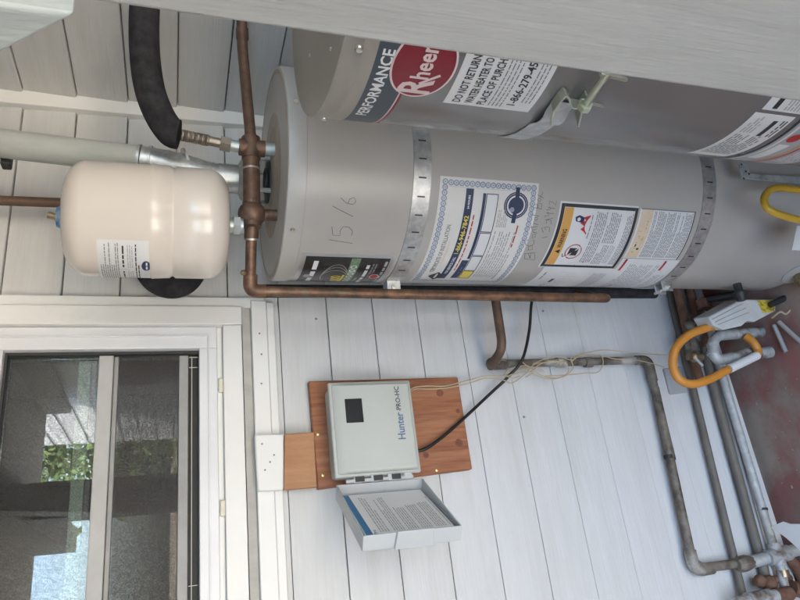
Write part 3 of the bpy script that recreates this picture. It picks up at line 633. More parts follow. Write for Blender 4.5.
def fin(path, r0, r1, th, name):      # strip standing on edge: (angle, z) path, radial width
    for (a0, z0), (a1, z1) in zip(path, path[1:]):
        p0, p1 = c2p(a0, r0, z0), c2p(a1, r0, z1); q0_, q1_ = c2p(a0, r1, z0), c2p(a1, r1, z1); d_ = (p1-p0).cross(q0_-p0).normalized()*th/2
        yield [p0-d_, p1-d_, q1_-d_, q0_-d_, p0+d_, p1+d_, q1_+d_, q0_+d_]
fb = MB()
for h8 in fin([(172.5, 1.171), (176, 1.179), (180, 1.187), (184.5, 1.1875), (187, 1.185), (186, 1.178), (183.8, 1.170), (182.6, 1.164), (182.4, 1.150), (182.0, 1.134)], .002, .019, .0024, 'bracket'): fb.hull8(h8)
fb.build('bracket', 'galvgrn', s3, smooth=False)
fb = MB()
for h8 in fin([(186.8, 1.149), (182, 1.147), (174.6, 1.132)], .002, .021, .0026, 'bracket'): fb.hull8(h8)
fb.build('bracket', 'galvgrn', s3, smooth=False)
ribbon([(193+k*2.0, .001) for k in range(4, 20)], .0195, .0016, 'band', 'galv', s3)
def c2x(x, y, dr): a, z = oncyl(x, y, C2, RH+dr); return Vector((C2[0]+(RH+dr)*math.cos(a), C2[1]+(RH+dr)*math.sin(a), z))
MB().tube([c2x(582, 110, .022), c2x(595, 91, .026), c2x(608, 73, .030)], .0055, 10).tube([c2x(583, 108, .023), c2x(586, 104, .024)], .0105, 6).build('bolt', 'galvgrn', s3)
MB().tube([c2x(580, 101, .022), c2x(603, 106, .012)], .0022, 8).build('bolt_washer', 'galvgrn', s3)
MB().tube([c2x(600, 74, .03), c2x(612, 76, .03), c2x(626, 79.5, .02)], .0035, 8).build('bolt_washer', 'galvgrn', s3)

# ================================================================== PIPING AT THE TOP
ZP = 1.536
J = lambda x, y: onZ(x, y, ZP)
TA, TB = J(251, 148), J(252, 214)
EL = J(250, 291)
cp = thing('copper_pipe', 'copper header pipe with tees and elbow over the beige heater, running down beside it', 'pipe', (TB.x, TB.y, T1))
def ppart(name, path, r, m, parent=cp, seg=18): return MB().tube(path, r, seg).build(name, m, parent)
dl = (TB-TA).normalized()
ppart('header_pipe', [TA, TB], .0185, 'copper')
for q in (TA+dl*.052, TB-dl*.024): ppart('solder_ring', [q-dl*.002, q+dl*.002], .0198, 'solder')
dz = Vector((0, 0, 1))
MB().tube([TA-dl*.024, TA+dl*.026], .0205, 20).tube([TA-dz*.03, TA+dz*.026], .0185, 20).build('tee', 'copper', cp)
ppart('branch_pipe', [TA-dl*.02, onX(242.5, 48, 1.21), onX(241.5, 14, XS-.010)], .0125, 'copper')
q = onX(242.3, 34, 1.26); ppart('coupling', [q-Vector((.014, 0, 0)), q+Vector((.014, 0, 0))], .0150, 'copper')
ppart('nipple', [Vector((TA.x, TA.y, T1)), TA-dz*.028], .0150, 'nipple'); ppart('nipple', [Vector((TB.x, TB.y, T1)), TB-dz*.022], .0125, 'copperbrt')
MB().ball(TB, .0285, 20, (1, 1, 1.05)).tube([TB-dl*.026, TB+dl*.03], .020, 20).build('tee', 'copper', cp)
dn = (EL-TB).normalized(); BOT = None
pe = onY(610, 298.5, EL.y+.002)
dp = Vector((pe.x-EL.x, pe.y-EL.y, pe.z-EL.z))
run = fillet([TB+dn*.02, EL, Vector((pe.x, pe.y, pe.z)), Vector((pe.x+.105, pe.y+.20, pe.z-.004))], .03, 8)
ppart('drop_pipe', run, .0118, 'copperbrt')
q = TB+dn*.052; ppart('coupling', [TB+dn*.026, q], .0152, 'copper'); ppart('solder_ring', [q, q+dn*.004], .0150, 'solder')
ppart('elbow', fillet([EL-dn*.036, EL, EL+(pe-EL).normalized()*.034], .03, 8), .0152, 'copperbrt')
MB().ball(EL-dn*.04+Vector((-.005, -.01, .016)), .007, 8).build('bleed_screw', 'brass', cp)
# flexible connector and foam-insulated line
fx = thing('flexible_connector', 'corrugated metal water connector between copper tee and black foam', 'pipe', (TA.x, TA.y, ZP))
q0 = TA+dz*.026; q1 = onY(181, 135, TA.y-.005); fd = q1-q0; fl = fd.length; fd.normalize()
MB().tube([q0, q0+fd*.018], .013).build('dielectric_nipple', 'nipple', fx); MB().tube([q0+fd*.018, q0+fd*.040], .017, 6).build('nut', 'nickel', fx)
pts = []; rr = []
n = 46
for i in range(n+1):
    t = .04+(fl-.04)*i/n; pts.append(q0+fd*t)
    rr.append(.0105 if i < 14 else (.0105 + .003*abs(math.sin(i*1.3))))
MB().tube(pts, rr, 16).build('corrugated_tube', 'nickel', fx)
fo = [q1+fd*.004, onY(171, 132, TA.y-.005), onY(160, 116, TA.y-.01), onY(150.5, 92, TA.y-.02), onY(145.5, 62, TA.y-.04), onY(144, 30, TA.y-.06), onY(145, 2, TA.y-.08)]
tag(MB().tube(crom(fo, 6), .0315, 24).build('foam_insulated_pipe', 'foam'), 'black foam sleeve curving up from the corrugated connector', 'pipe')
tag(MB().tube(crom([onY(120, 252, 1.53), onY(143, 266, 1.53), onY(156, 281, 1.53), onY(172, 286.5, 1.53), onY(187, 281, 1.53), onY(197, 264, 1.53), onY(199, 240, 1.53)], 6), .0295, 24).build('foam_insulated_pipe', 'foam'), 'black foam insulated bend against the wall behind the cream expansion tank', 'pipe')
tag(MB().tube([onY(-40, 199, 1.53), onY(66, 203, 1.53), onY(135, 206, 1.53)], .0118, 16).build('copper_pipe', 'copperdk'), 'dark copper pipe rising up the wall above the cream expansion tank', 'pipe')

tag(MB().tube([onY(263, 291, 1.50), onY(655, 293, 1.50)], .0165, 16).build('foam_insulated_pipe', 'foam'), 'straight black tube running down the wall behind the copper pipe', 'pipe')  # plain black tube filling the dark line between copper pipe and heater
# vent
vp_ = thing('vent_pipe', 'painted grey flue pipe with galvanised elbow rising from the draft hood', 'pipe', (HC[0], HC[1], 1.58))
vy = HC[1]
V = lambda x, y, dy=0: onY(x, y, vy+dy)
va, vb = V(141, 160), onY(-60, 136, vy+.03)
MB().tube([va, vb], .0315, 32).build('pipe', 'ventpaint', vp_)
eb = [Vector((HC[0], HC[1], 1.575)), Vector((HC[0], HC[1], 1.615)), V(176, 166), va]
MB().tube(fillet(eb, .05, 10), .0320, 32).build('elbow', 'galv', vp_)
vd = (vb-va).normalized()
for q, d_ in ((va+vd*.003, vd), (va-vd*.02, vd), (V(176, 166)+vd*.018, vd), (V(176, 166)-Vector((-.01, 0, .022)), Vector((-.3, 0, 1)).normalized()), (Vector((HC[0], HC[1], 1.612)), dz)): MB().tube([q-d_*.003, q+d_*.003], .0342, 32).build('crimp_ring', 'galv', vp_)
MB().tube([Vector((HC[0], HC[1], 1.57)), Vector((HC[0], HC[1], 1.60))], .0335, 32).build('collar', 'galv', vp_)
q = onY(6, 142, vy+.02); MB().box((q.x-.043, q.y+.018, q.z-.008), (q.x+.043, q.y+.045, q.z+.012)).build('hanger_bracket', 'dark', vp_, bevel=.004)

# expansion tank
EC = (onY(147, 221.5, TB.y).x, TB.y)
zt, zb = onY(65, 216, TB.y).z, onY(229, 216, TB.y).z
ex = thing('expansion_tank', 'cream coloured expansion tank mounted above the copper tee', 'tank', (EC[0], EC[1], zb))
re_ = .1145; hh = zt-zb; prof = [(.012, zb)]
for k in range(1, 11):
    a = math.pi/2*k/10; prof.append((re_-.058+.058*math.sin(a) if k > 3 else (.012+(re_-.058+.058*math.sin(math.pi/2*.3)-.012)*k/3), zb+.046*(1-math.cos(a)) if k > 3 else zb+.046*(1-math.cos(math.pi/2*k/10))))
zs1, zs2 = onY(173, 216, TB.y-re_).z, onY(151, 216, TB.y-re_).z
prof += [(re_, zs1-.006), (re_-.0036, zs1-.0015), (re_-.0036, zs1+.0015), (re_, zs1+.006), (re_+.0014, zs2-.004), (re_+.0022, zs2), (re_, zs2+.005)]
for k in range(9, -1, -1):
    a = math.pi/2*k/10; 
    prof.append((re_-.058+.058*math.sin(a) if k > 2 else .014+(re_-.058+.058*math.sin(math.pi/2*.2)-.014)*k/2, zt-.046*(1-math.cos(a))))
MB().lathe(prof, (*EC, 0), 96).build('shell', 'tank', ex, ang=60)
MB().tube([(EC[0], EC[1], TB.z+.02), (EC[0], EC[1], zb+.004)], .0165, 12).tube([(EC[0], EC[1], TB.z+.026), (EC[0], EC[1], TB.z+.040)], .021, 6).build('nipple', 'nipple', ex)
MB().lathe([(.022, zt-.004), (.024, zt+.006), (.019, zt+.014), (.006, zt+.016)], (*EC, 0), 20).build('valve_cap', 'tapeblue', ex)
MB().tube([(EC[0], EC[1], zt+.014), (EC[0]+.004, EC[1], zt+.030)], .007, 10).build('valve_stem', 'brass', ex)
a0, z0_ = oncyl(152, 276, EC, re_); a1, z1_ = oncyl(98, 239, EC, re_)
a0 = a0 % (2*math.pi); a1 = a1 % (2*math.pi); z0_ = oncyl(152, 255, EC, re_)[1]; z1_ = oncyl(97, 255, EC, re_)[1]
a0 = a0-.35; f = Cyl(EC, re_, a0, z0_); L = (a1-a0)*re_; hh = z1_-z0_
lb = sheet(f, 0, 0, L, hh, 'paper', ex, 'white label with dark blue oval emblem'); p = Print(f)
p.ell(L*.58, .011, .0150, .0085, 'navy'); p.greek(L*.58-.010, L*.58+.011, .0085, .005, 'white'); p.b['white'].v[:] = [tuple(Vector(v)+Vector((0, 0, 0))+ (Vector(v)-Vector((EC[0], EC[1], v[2]))).normalized()*.0004) for v in p.b['white'].v]
p.para(.012, L-.008, hh*.34, hh*.24, 2, 'ink'); p.line([(.008, hh*.42), (L-.006, hh*.42)], .0006, 'inkgrey'); p.line([(L*.5, hh*.42), (L*.5, hh*.62)], .0006, 'inkgrey')
p.greek(.012, L*.45, hh*.52, .005, 'ink'); p.greek(L*.55, L-.01, hh*.52, .005, 'ink'); p.para(.012, L*.46, hh*.48, hh*.36, 3, 'inkpale'); p.para(L*.54, L-.01, hh*.48, hh*.36, 3, 'inkpale'); p.para(.008, L-.006, hh*.97, hh*.62, 9, 'inkgrey'); p.out(lb)

# ================================================================== IRRIGATION CONTROLLER
bw_ = thing('backing_board', 'stained plywood board screwed to the siding behind the sprinkler controller', 'board', (.35, WALL-.02, .96))
YB = WALL-.034
q = [onY(308.5, 381, YB), onY(458, 377, YB), onY(472.5, 469, YB), onY(318, 489, YB)]
bo = MB().prism([(v.x, YB, v.z) for v in q], (0, .022, 0)).build('panel', 'plywood', bw_, bevel=.003)
for px, py in ((318, 434), (323, 475), (437, 470)): inst('screw', scr, bw_, onY(px, py, YB-.0005), (0, 0, R(-90)), (.9, .9, .9)).data = MB().lathe([(.0048, 0), (.0048, .001), (.002, .0022)], (0, 0, 0), 10, (1, 0, 0)).mesh('screw', 'brscrew')
for px, py, r_ in ((459, 443, .011), (440, 393, .010), (426, 455, .008), (458, 411, .006)):
    v = onY(px, py, YB); MB().lathe([(r_, -.001), (r_*.97, .0004), (0, .0005)], v, 20, (0, -1, 0)).build('knot', 'knot', bw_)
sb_ = thing('scrap_board', 'short board half painted white overlapping the window apron', 'board', (.28, WALL-.04, 1.36))
YS = WALL-.064
q = [onY(284.5, 434, YS), onY(314, 432, YS), onY(317, 487, YS), onY(284, 489.5, YS)]
MB().prism([(v.x, YS, v.z) for v in q], (0, .020, 0)).build('bare_end', 'woodlt', sb_, bevel=.002)
q = [onY(254.5, 434, YS), onY(284, 433.5, YS), onY(283.7, 489.5, YS), onY(258, 491, YS)]
MB().prism([(v.x, YS, v.z) for v in q], (0, .020, 0)).build('painted_end', 'trim', sb_, bevel=.004)
for px, py in ((262, 444), (270, 462), (265, 470), (274, 455)): inst('nail_head', nailm, sb_, onY(px, py, YS-.0005), (0, 0, 0), (.6, 1, .6))

ct = thing('irrigation_controller', 'grey plastic sprinkler controller box with small dark display on plywood', 'controller', (.33, 1.55, 1.12))
YF = 1.500
bx = [onY(331, 383, YF), onY(409, 380, YF), onY(422, 468, YF), onY(338, 477, YF)]
X1 = .5*(bx[0].x+bx[1].x); X0 = .5*(bx[2].x+bx[3].x); Z1 = .5*(bx[0].z+bx[3].z); Z0 = .5*(bx[1].z+bx[2].z)
MB().box((X0, YF+.026, Z0), (X1, YB-.001, Z1)).build('body', 'plastic', ct, bevel=.012, seg=4)
MB().box((X0-.004, YF+.012, Z0-.004), (X1+.004, YF+.026, Z1+.004)).build('cover_rim', 'plastic', ct, bevel=.004, seg=3)
MB().hull8([(X0+.006, YF, Z0+.006), (X1-.006, YF, Z0+.006), (X1-.001, YF+.0125, Z0+.001), (X0+.001, YF+.0125, Z0+.001), (X0+.006, YF, Z1-.022), (X1-.006, YF, Z1-.022), (X1-.001, YF+.0125, Z1-.001), (X0+.001, YF+.0125, Z1-.001)]).build('cover', 'plastic', ct, bevel=.004, seg=3)
d0, d1 = onY(344.5, 399, YF), onY(364, 423, YF)
MB().box((d1.x+.002, YF-.0015, d1.z), (d0.x, YF+.002, d0.z)).build('display', 'display', ct, bevel=.0012)
f = Flat((0, YF, 0), (1, 0, 0), (0, 0, 1)); p = Print(f); p.lvl = .0006
t0 = onY(406, 439, YF); t1_ = onY(400, 414, YF)
p.text('Hunter', t0.x, t0.z, t1_.x-t0.x+.004, .019, 'logo')
u0 = onY(403, 408, YF); u1 = onY(398, 388, YF); p.text('PRO-HC', u0.x-.004, t0.z+.003, u1.x-u0.x+.008, .0125, 'slate'); p.ell(.5*(t1_.x+.006+u0.x-.004), t0.z+.007, .0012, .0012, 'slate')
p.out(ct, 'lettering')
hx = X0-.010
for k in range(4):
    z = Z1-.035-k*(Z1-Z0-.055)/3.6
    MB().box((hx-.008, YF+.010, z-.024), (hx+.008, YF+.020, z-.004)).build('hinge_tab', 'plasticlt', ct, bevel=.002)
MB().tube([(hx-.003, YF+.014, Z1-.02), (hx-.003, YF+.014, Z0+.018)], .0045, 10).build('hinge_pin', 'plasticlt', ct)
for z in (.2, .42, .64):
    zc = Z1-.012-z*(Z1-Z0); MB().box((hx-.006, YF+.0085, zc-.011), (hx+.006, YF+.0105, zc+.011)).build('hinge_slot', 'gasket', ct)
# the open door
hz0, hz1 = Z0-.004, Z1+.004
hp = Vector((X0-.020, YF+.010, 0)); do = onZ(367, 544, hz1); dv = Vector((do.x-hp.x, do.y-hp.y, 0)); dW = .232; dv.normalize()
nin = Vector((-dv.y, dv.x, 0))
if nin.x < 0: nin = -nin                     # towards the box side: inside of the door
door = MB().obox(hp+dv*dW/2-nin*.030+Vector((0, 0, (hz0+hz1)/2)), dv*(dW/2), nin*.0012, (0, 0, (hz1-hz0)/2)).build('open_door', 'plasticlt', ct)
door['label'] = 'open grey door hanging off its hinges as a shallow tray'
for cc, e1, e2 in ((hp+dv*.0015+Vector((0, 0, (hz0+hz1)/2)), dv*.0015, Vector((0, 0, (hz1-hz0)/2))), (hp+dv*(dW-.0015)+Vector((0, 0, (hz0+hz1)/2)), dv*.0015, Vector((0, 0, (hz1-hz0)/2))),
                   (hp+dv*dW/2+Vector((0, 0, hz1-.0015)), dv*(dW/2-.0032), Vector((0, 0, .0015))), (hp+dv*dW/2+Vector((0, 0, hz0+.0015)), dv*(dW/2-.0032), Vector((0, 0, .0015)))):
    MB().obox(cc-nin*.0150, e1, nin*.0160, e2).build('door_wall', 'plasticlt', door, bevel=.001)
cq = hp+dv*(dW+.003)-nin*.012
MB().hull8([cq+v for v in (Vector((0,0,(hz0+hz1)/2-.045))-nin*.02-dv*.004, Vector((0,0,(hz0+hz1)/2-.045))-nin*.02+dv*.004, Vector((0,0,(hz0+hz1)/2-.04))+nin*.018+dv*.004, Vector((0,0,(hz0+hz1)/2-.04))+nin*.018-dv*.002,
    Vector((0,0,(hz0+hz1)/2+.04))-nin*.02-dv*.004, Vector((0,0,(hz0+hz1)/2+.04))-nin*.02+dv*.004, Vector((0,0,(hz0+hz1)/2+.036))+nin*.018+dv*.004, Vector((0,0,(hz0+hz1)/2+.036))+nin*.018-dv*.002)]).build('latch', 'plasticlt', door, bevel=.002)
# leaflet lying in the door
ld = (dv*(dW-.02) + nin*.014).normalized()
lf = Flat(Vector((hp.x, hp.y, hz0+.012))+dv*(dW-.006)-nin*.006, -ld, (0, 0, 1))
if lf.n.dot(nin) < 0: lf = Flat(Vector((hp.x, hp.y, hz0+.012))+dv*.016-nin*.020, ld, (0, 0, 1))
LW, LH = dW-.024, hz1-hz0-.020
le = sheet(lf, 0, 0, LW, LH, 'leaf', None, name='instruction_leaflet', th=.002)
tag(le, 'white instruction leaflet with blue edge lying in the open door', 'leaflet')
p = Print(lf); p.lvl = .0026
p.grid(0.001, LH-.016, LW-.001, LH-.002, 'cyan'); p.text('Pro', .004, LH-.026, .020, .008, 'cyan')
p.para(.012, LW-.02, LH-.030, LH-.052, 4, 'inkpale')
for k in range(5):
    t = LH-.06-k*.030; fr_ = (.95, .62, .66, .7, .9)[k]; p.para(.012, .012+(LW-.03)*fr_, t, t-.025, 5, 'inkpale')
p.out(le)
# cable and wires
tag(MB().tube(crom([wal(532.5, 296, .09), wal(531, 308, .085), wal(529, 332, .075), wal(522, 360, .07), wal(507, 378, .05), wal(492.5, 391.5, .04), wal(461, 421, .045), wal(440, 439, .05), wal(425, 449, .052), wal(416, 451, .05)], 6), .0042, 10).build('black_cable', 'cable'), 'black cable drooping across the siding from copper pipe to controller', 'cable')
yw = thing('wire_bundle', 'thin tan wires looped around the weathered wall pipe', 'wire', tuple(wal(520, 365, .03)))
def wire(pts, off=.05): MB().tube(crom([wal(x, y, off if len(q_) == 0 else q_[0]) for x, y, *q_ in pts], 5), .0016, 6).build('wire', 'wire', yw)
wire([(408, 391, .06), (416, 387), (428, 386), (445, 386), (465, 381), (485, 376), (505, 375), (520, 369), (535, 367), (545, 372)])
wire([(408, 394, .06), (416, 389), (430, 389), (446, 388), (466, 384), (486, 378.5), (503, 380), (512, 383), (525, 374), (535, 364), (552, 362), (566, 363)], .052)
wire([(505, 377), (520, 372), (532, 371), (540, 364), (555, 361), (566, 364), (568, 372), (558, 378), (543, 376), (530, 368), (522, 362)], .058)
wire([(530, 372), (538, 376), (550, 379), (565, 376), (573, 368), (571, 359), (576, 356), (590, 352), (605, 350), (625, 352), (650, 354), (668, 355)], .06)
wire([(520, 376), (512, 378), (505, 374), (512, 368), (528, 366), (533, 372), (526, 377)], .062)
wire([(571, 362), (580, 356), (600, 355), (615, 359), (635, 360), (650, 363), (664, 367)], .055)
wire([(545, 376), (565, 375), (585, 373), (598, 372), (603, 364), (602, 355)], .055)
wire([(533, 364), (545, 359), (560, 357), (572, 360), (580, 354), (592, 352)], .063)

# ================================================================== PIPES ON THE WALL
wp = thing('weathered_pipe', 'paint flecked iron pipe stepping down the siding with elbows', 'pipe', tuple(wal(650, 362, .03)))
ppart('upper_run', fillet([wal(494, 290, .12), wal(503, 349, .12), wal(492, 364, .055)], .05, 8), .0125, 'copperdk', wp)
MB().ball(wal(492, 363.5, .05), .017, 12).tube([wal(490, 364.5, .05), wal(505, 364, .04)], .0155).build('elbow', 'pipewx', wp)
ppart('drop', fillet([wal(496, 364, .038), wal(648, 360, .036), wal(672, 460, .036)], .035, 8), .0115, 'pipewx', wp)
ppart('elbow', fillet([wal(636, 360.3, .036), wal(648, 360, .036), wal(653, 381, .036)], .03, 8), .0145, 'pipewx', wp)
for x in (560, 588): v = wal(x, 362.3, .037); ppart('coupling', [v-dz*.012, v+dz*.012], .015, 'pipewx', wp)
ppart('lower_run', fillet([wal(655, 388, .036), wal(694, 569, .036), wal(742, 563, .036)], .045, 8), .0122, 'pipewx', wp)
ppart('elbow', fillet([wal(690, 550, .036), wal(694.5, 571, .036), wal(712, 568, .036)], .035, 8), .0158, 'pipewx', wp)
v = wal(668, 455, .036); ppart('tape_band', [v, wal(669, 459, .036)], .0132, 'dark', wp)
def hpipe(name, pts, r, m, label, off=.03, seg=16): return tag(MB().tube([wal(x, y, off) for x, y in pts], r, seg).build(name, m), label, 'pipe')
hpipe('iron_pipe', [(668, 285), (693.5, 390), (747, 612)], .0105, 'pipegrey', 'brown grey pipe along the bottom of the siding, highest of the low pipes', .03)
hpipe('iron_pipe', [(690, 290), (715, 392), (775, 612)], .0135, 'pipegrey', 'thick brown grey pipe along the siding just above the pale conduit', .026)
hpipe('conduit', [(700, 310), (721.5, 392), (781, 612)], .0075, 'pipepale', 'thin pale grey conduit between the brown pipe and the galvanised pipe', .03)
gp = thing('galvanised_pipe', 'galvanised pipe with black zip tie running low along the wall', 'pipe', tuple(wal(760, 500, .06)))
ppart('pipe', [wal(716, 352, .055), wal(727, 392, .055), wal(775, 552, .055)], .0128, 'galvold', gp); v, v2 = wal(762.3, 508, .055), wal(762.9, 510.5, .055); ppart('zip_tie', [v, v2], .0140, 'dark', gp)
# fittings in the lower corner
fi = thing('pipe_fittings', 'galvanised tee and union joining the low pipes', 'pipe fitting', tuple(wal(770, 560, .06)))
ppart('union', [wal(737, 565, .045), wal(740, 564.5, .045), wal(746, 563, .048), wal(752, 562, .05)], [.016, .021, .021, .016], 'pipewx', fi, 8)
ppart('pipe', [wal(748, 563, .048), wal(800, 549, .06)], .0165, 'galvold', fi)
MB().tube([wal(767, 558, .055), wal(788, 552.5, .058)], .021, 18).tube([wal(773, 543, .056), wal(780, 566, .056)], .0185, 18).build('tee', 'galvold', fi)
ppart('riser', [wal(780, 566, .056), wal(792, 620, .056)], .0125, 'galvold', fi)
ppart('collar', [wal(782, 570, .056), wal(784, 577, .056)], .0165, 'brass', fi)
vf = thing('valve', 'rusty iron valve below the galvanised tee', 'valve', tuple(wal(768, 583, .03)))
MB().ball(wal(760, 581, .05), .017, 14, (1, 1, .9)).ball(wal(770, 583, .05), .021, 14, (1, .9, .9)).tube([wal(755, 582, .05), wal(790, 578, .04)], .010).build('body', 'rust', vf)
hp2 = thing('galvanised_pipe', 'ribbed galvanised pipe end below the rusty valve', 'pipe', tuple(wal(770, 598, .06)))
ppart('pipe', [wal(735, 604, .07), wal(790, 593, .07)], .0165, 'galvold', hp2); ppart('coupling', [wal(748, 601, .07), wal(770, 597, .07)], .021, 'galvold', hp2)
ppart('rusty_nipple', [wal(776, 596, .07), wal(790, 593, .07)], .018, 'rust', hp2)
# grey plate on wall near the hose
q = [wal(664, 368, .016), wal(682, 366, .016), wal(689, 392, .016), wal(671, 394, .016)]
tag(MB().prism([tuple(v) for v in q], (0, .015, 0)).build('wall_plate', 'wallgrey', bevel=.005), 'small grey plate on the siding behind the orange hose', 'plate')
# white sheet in lower corner
zz = .16; q = [onZ(770, 527, zz), onZ(783, 521.5, zz), onZ(790, 524, zz), onZ(830, 524, zz), onZ(830, 572, zz), onZ(806, 556, zz), onZ(786, 538, zz)]
tag(MB().prism([tuple(v) for v in q], (0, 0, -.004)).build('plastic_sheet', 'leaf', bevel=.001), 'corner of a white plastic sheet over the pipe tee', 'sheet')

# ================================================================== GAS AREA
YG = 1.37
gv = thing('valve_cover', 'white rectangular valve cover with yellow sticker beside the heater base', 'cover', tuple(onY(742, 312, YG)))
out_ = [onY(x, y, YG) for x, y in ((709, 317), (741, 299.5), (776, 299.5), (776, 311), (755, 322), (748, 321), (742, 326), (724, 330), (714, 325.5))]
MB().prism([tuple(v) for v in out_], (.02, .06, 0)).build('housing', 'boxwhite', gv, bevel=.004)
out_ = [onY(x, y, YG-.0008) for x, y in ((757, 300.5), (774.5, 300.5), (774.5, 311), (763, 313))]
MB().prism([tuple(v) for v in out_], (0, .0006, 0)).build('sticker', 'sticker', gv)
for k in range(3):
    a, b = onY(712+k*3, 319.5+k*2.6, YG-.001), onY(743+k*3, 303.5+k*4.5, YG-.001); MB().tube([a, b], .0012, 6).build('rib', 'inkpale', gv)
tag(MB().tube(crom([onY(722, 325, 1.40), onY(703, 329, 1.40), onY(686, 337, 1.41), onY(675, 350, 1.42), onY(673, 366, 1.43), isp if False else onY(679, 379, 1.43), onY(692, 384, 1.43), onY(709, 379.5, 1.43), onY(728, 369.5, 1.43)], 8), .0118, 18).build('orange_hose', 'orangehose'), 'orange hose looping from the white cover to the paper tag', 'hose')
tg_ = tag(MB().tube([onY(729, 369, 1.43), onY(757, 355.5, 1.43)], .0125, 12).build('paper_tag', 'paper'), 'white paper tag wrapped on the orange hose end', 'tag')
tag(MB().tube(crom([onY(757, 356, 1.43), onY(757.5, 350, 1.43), onY(753, 342, 1.43), onY(746, 336, 1.44)], 6), .012, 14).build('orange_hose', 'orangehose'), 'short orange hose stub above the paper tag', 'hose')
ge = thing('galvanised_elbow', 'grey galvanised pipe bent in a U inside the orange loop', 'pipe', tuple(onY(712, 350, 1.47)))
ppart('bend', fillet([onY(775, 331, 1.46), onY(712, 336, 1.46), onY(714, 362, 1.46), onY(752, 352, 1.46)], .045, 8), .0155, 'galvold', ge)
for q in ((onY(712.5, 344, 1.46), onY(713, 347, 1.46)), (onY(713, 352, 1.46), onY(713.3, 355, 1.46))): ppart('coupling', q, .0175, 'galvold', ge)
v = onY(766, 353, 1.44); ppart('cap', [onY(758, 354, 1.44), onY(770, 352, 1.44)], .017, 'galvold', ge)
tag(MB().tube([onY(774, 325, 1.40), onZ(786, 352, .012)], .0065, 10).build('grey_tube', 'pipepale'), 'shorter grey tube leaning on the red floor beside the galvanised cap', 'tube')
tag(MB().tube([onY(779, 322, 1.38), onZ(803, 344, .012)], .0065, 10).build('grey_tube', 'pipepale'), 'longer grey tube leaning on the red floor below the loose wire', 'tube')
tag(MB().tube(crom([onY(772, 318, 1.35), onY(780, 312, 1.35), onY(786, 314, 1.35), onY(793, 308, 1.34), onY(801, 306, 1.34)], 5), .0025, 8).build('loose_wire', 'wire'), 'loose pale wire beside the yellow sticker', 'wire')
tag(MB().tube([onY(770, 305, 1.36), onY(806, 288, 1.33)], .009, 12).build('iron_pipe', 'dark'), 'short black iron pipe between heater base and valve cover', 'pipe')
bs = thing('gas_manifold', 'dark iron gas manifold in the shadow at the foot of the beige heater', 'pipe', (.7, 1.55, .0))
for pts in ([(676, 285), (692, 352), (700, 380)], [(688, 285), (706, 345)], [(700, 300), (720, 318)]): ppart('pipe', [wal(x, y, .08) for x, y in pts], .013, 'rust', bs)
MB().ball(wal(703, 318, .1), .022, 12).ball(wal(698, 336, .1), .018, 12).ball(wal(690, 325, .1), .016, 12).build('valve_body', 'pipewx', bs)
ppart('union', [wal(690, 340, .1), wal(693, 352, .1)], [.021, .021], 'pipewx', bs, 8); ppart('union', [wal(701, 300, .11), wal(704, 309, .11)], .02, 'rust', bs, 8)
ppart('nipple', [wal(703, 318, .1), wal(716, 322, .12)], .012, 'galvold', bs); ppart('pipe', [onY(706, 300, 1.50), onY(740, 294, 1.46)], .012, 'dark', bs)
gk = thing('gas_cock', 'brass gas cock with flat lever inside the orange hose loop', 'valve', tuple(onY(694, 360, 1.48)))
MB().ball(onY(694, 357, 1.48), .016, 12).tube([onY(688, 357, 1.48), onY(702, 357, 1.48)], .010).build('body', 'brass', gk)
MB().tube([onY(694, 357, 1.455), onY(703, 366, 1.45)], .004, 8).build('lever', 'wallgrey', gk)
gr = thing('rusty_pipe', 'rusty pipe end and elbow beside the galvanised riser', 'pipe', tuple(wal(793, 585, .05)))
ppart('pipe', fillet([wal(788, 556, .03), wal(800, 572, .03), wal(812, 600, .03)], .03), .015, 'rust', gr); ppart('elbow', [wal(792, 588, .06), wal(806, 592, .06)], .02, 'rust', gr)
# yellow gas line + angle bracket between the heaters
tag(MB().tube(crom([onY(830, 189, 1.0), onY(800, 190, 1.0), onY(783, 188, 1.0), onY(770, 190, 1.0), onY(764, 199, 1.0), onY(768, 209, 1.0), onY(784, 216, 1.0), onY(800, 220, 1.0), onY(830, 226, 1.0)], 7), .0085, 16).build('gas_line', 'yellowhose'), 'yellow flexible gas line looping in front of the beige heater', 'hose')
ab = thing('angle_bracket', 'perforated galvanised angle bracket above the yellow gas line', 'bracket', tuple(onY(760, 175, 1.02)))
a_, b_ = onY(742, 178, 1.02), onY(830, 186, 1.02); c_, d_ = onY(739, 163, 1.02), onY(830, 168, 1.02)
MB().prism([tuple(a_), tuple(b_), tuple(onY(830, 179, 1.02)), tuple(onY(741, 173, 1.02))], (0, .003, 0)).build('flange', 'galvold', ab)
MB().prism([tuple(c_), tuple(onY(747, 163.5, 1.02)), tuple(onY(750, 173.5, 1.02)), tuple(onY(741, 172.9, 1.02))], (0, .003, 0)).build('end_plate', 'galvold', ab)
for px, py in ((741.5, 164.5), (745.8, 171.3), (743.7, 178.5), (749, 173.8)):
    v = onY(px, py, 1.0198); MB().lathe([(.0028, 0), (.0026, .0006)], v, 10, (0, -1, 0)).build('hole', 'dark', ab)
q = [onY(x, y, 1.03) for x, y in ((797, 226), (830, 227), (830, 252), (792, 250))]
tag(MB().prism([tuple(v) for v in q], (0, .001, 0)).build('paper_tag', 'paper'), 'white tag hanging below the yellow gas line', 'tag')

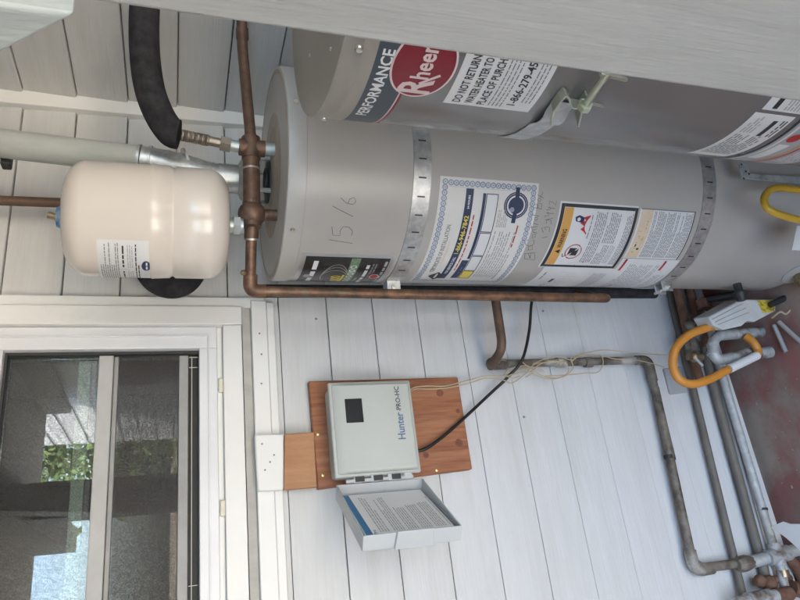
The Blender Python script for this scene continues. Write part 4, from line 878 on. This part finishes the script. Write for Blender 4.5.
# floor litter
cm = MB().prism([(-.006, -.002, 0), (.001, -.004, 0), (.007, -.001, 0), (.004, .003, 0), (-.004, .003, 0)], (0, 0, .0015)).mesh('paint_chip', 'chip', False)
for i, (px, py, sc_) in enumerate(((757, 404, 1.6), (762, 410, 1), (776, 437, 1), (783, 432, .8), (779, 458, .7), (793, 450, .9), (790, 421, .6), (771, 471, .6), (786, 388, .8), (768, 389, .5), (792, 394, .6), (797, 470, .8), (782, 483, .7), (792, 487, 1.3), (797, 379, .6))):
    o = inst('paint_chip', cm, None, onZ(px, py, .0008), (0, 0, random.uniform(0, 6)), (sc_*.6, sc_*.6, 1)); tag(o, 'pale flake of debris lying on the red patio floor', 'debris', 'flakes on the patio floor')

# ================================================================== YARD BEHIND (seen in the window glass)
def tree(x, y, h, rx, seed, label):
    rnd = random.Random(seed); t = thing('yard_tree', label, 'tree', (x, y, -.06), 'trees in the yard')
    tr = MB().tube([(x, y, -.06), (x+.1, y, h*.4), (x+.05, y+.1, h*.75)], [.16, .11, .04], 10)
    for k in range(7):
        a = rnd.uniform(0, 6.28); z = h*rnd.uniform(.3, .6); tr.tube([(x+.08, y, z), (x+rx*.6*math.cos(a), y+rx*.6*math.sin(a), z+h*.2)], [.05, .015], 6)
    tr.build('trunk', 'bark', t); b = MB()
    for k in range(70):
        th = rnd.uniform(0, 6.28); ph = rnd.uniform(-.7, 1); q = rnd.uniform(.35, 1)
        c = Vector((x+rx*q*math.cos(th)*math.sqrt(max(.05, 1-ph*ph*.9)), y+rx*q*math.sin(th)*math.sqrt(max(.05, 1-ph*ph*.9)), h*.62+ph*h*.36))
        for j in range(60):
            d_ = Vector((rnd.gauss(0, .25), rnd.gauss(0, .25), rnd.gauss(0, .2))); n1 = Vector((rnd.gauss(0, 1), rnd.gauss(0, 1), rnd.gauss(0, 1))).normalized(); n2 = n1.orthogonal().normalized(); s_ = rnd.uniform(.05, .10)
            p_ = c+d_; b.add([p_-n1*s_, p_+n2*s_*.5, p_+n1*s_, p_-n2*s_*.5], [(0, 1, 2, 3)])
    b.build('crown', 'leafgr', t, smooth=False)
tree(3.0, -8.2, 4.4, 1.5, 1, 'leafy tree behind the yard fence, reflected at the window edge')
tree(5.6, -11, 5.6, 2.2, 2, 'broad leafy tree reflected in the lower window pane')
tree(-2.6, -11, 5.2, 2.0, 3, 'leafy tree standing alone in the open yard')
fe = thing('yard_fence', 'brown board fence along the far side of the yard', 'fence', (0, -12.5, -.06))
fm = MB().box((-.07, -.012, 0), (.07, .012, 1.8)).mesh('fence_board', 'paint', False)
for k in range(70): inst('fence_board', fm, fe, (-5.2+k*.15, -12.5+random.uniform(-.004, .004), -.06))

sf = thing('light_block_fence', 'tall brown board fence added out of view to block light from the left', 'fence', (-2.0, .2, 0))  # unseen fence, added to hold back side light on the walls
fm2 = MB().box((-.011, -.07, 0), (.011, .07, 2.28)).mesh('fence_board', 'paint', False)
for k in range(20): inst('fence_board', fm2, sf, (-2.0+random.uniform(-.003, .003), -1.25+k*.145, .0))
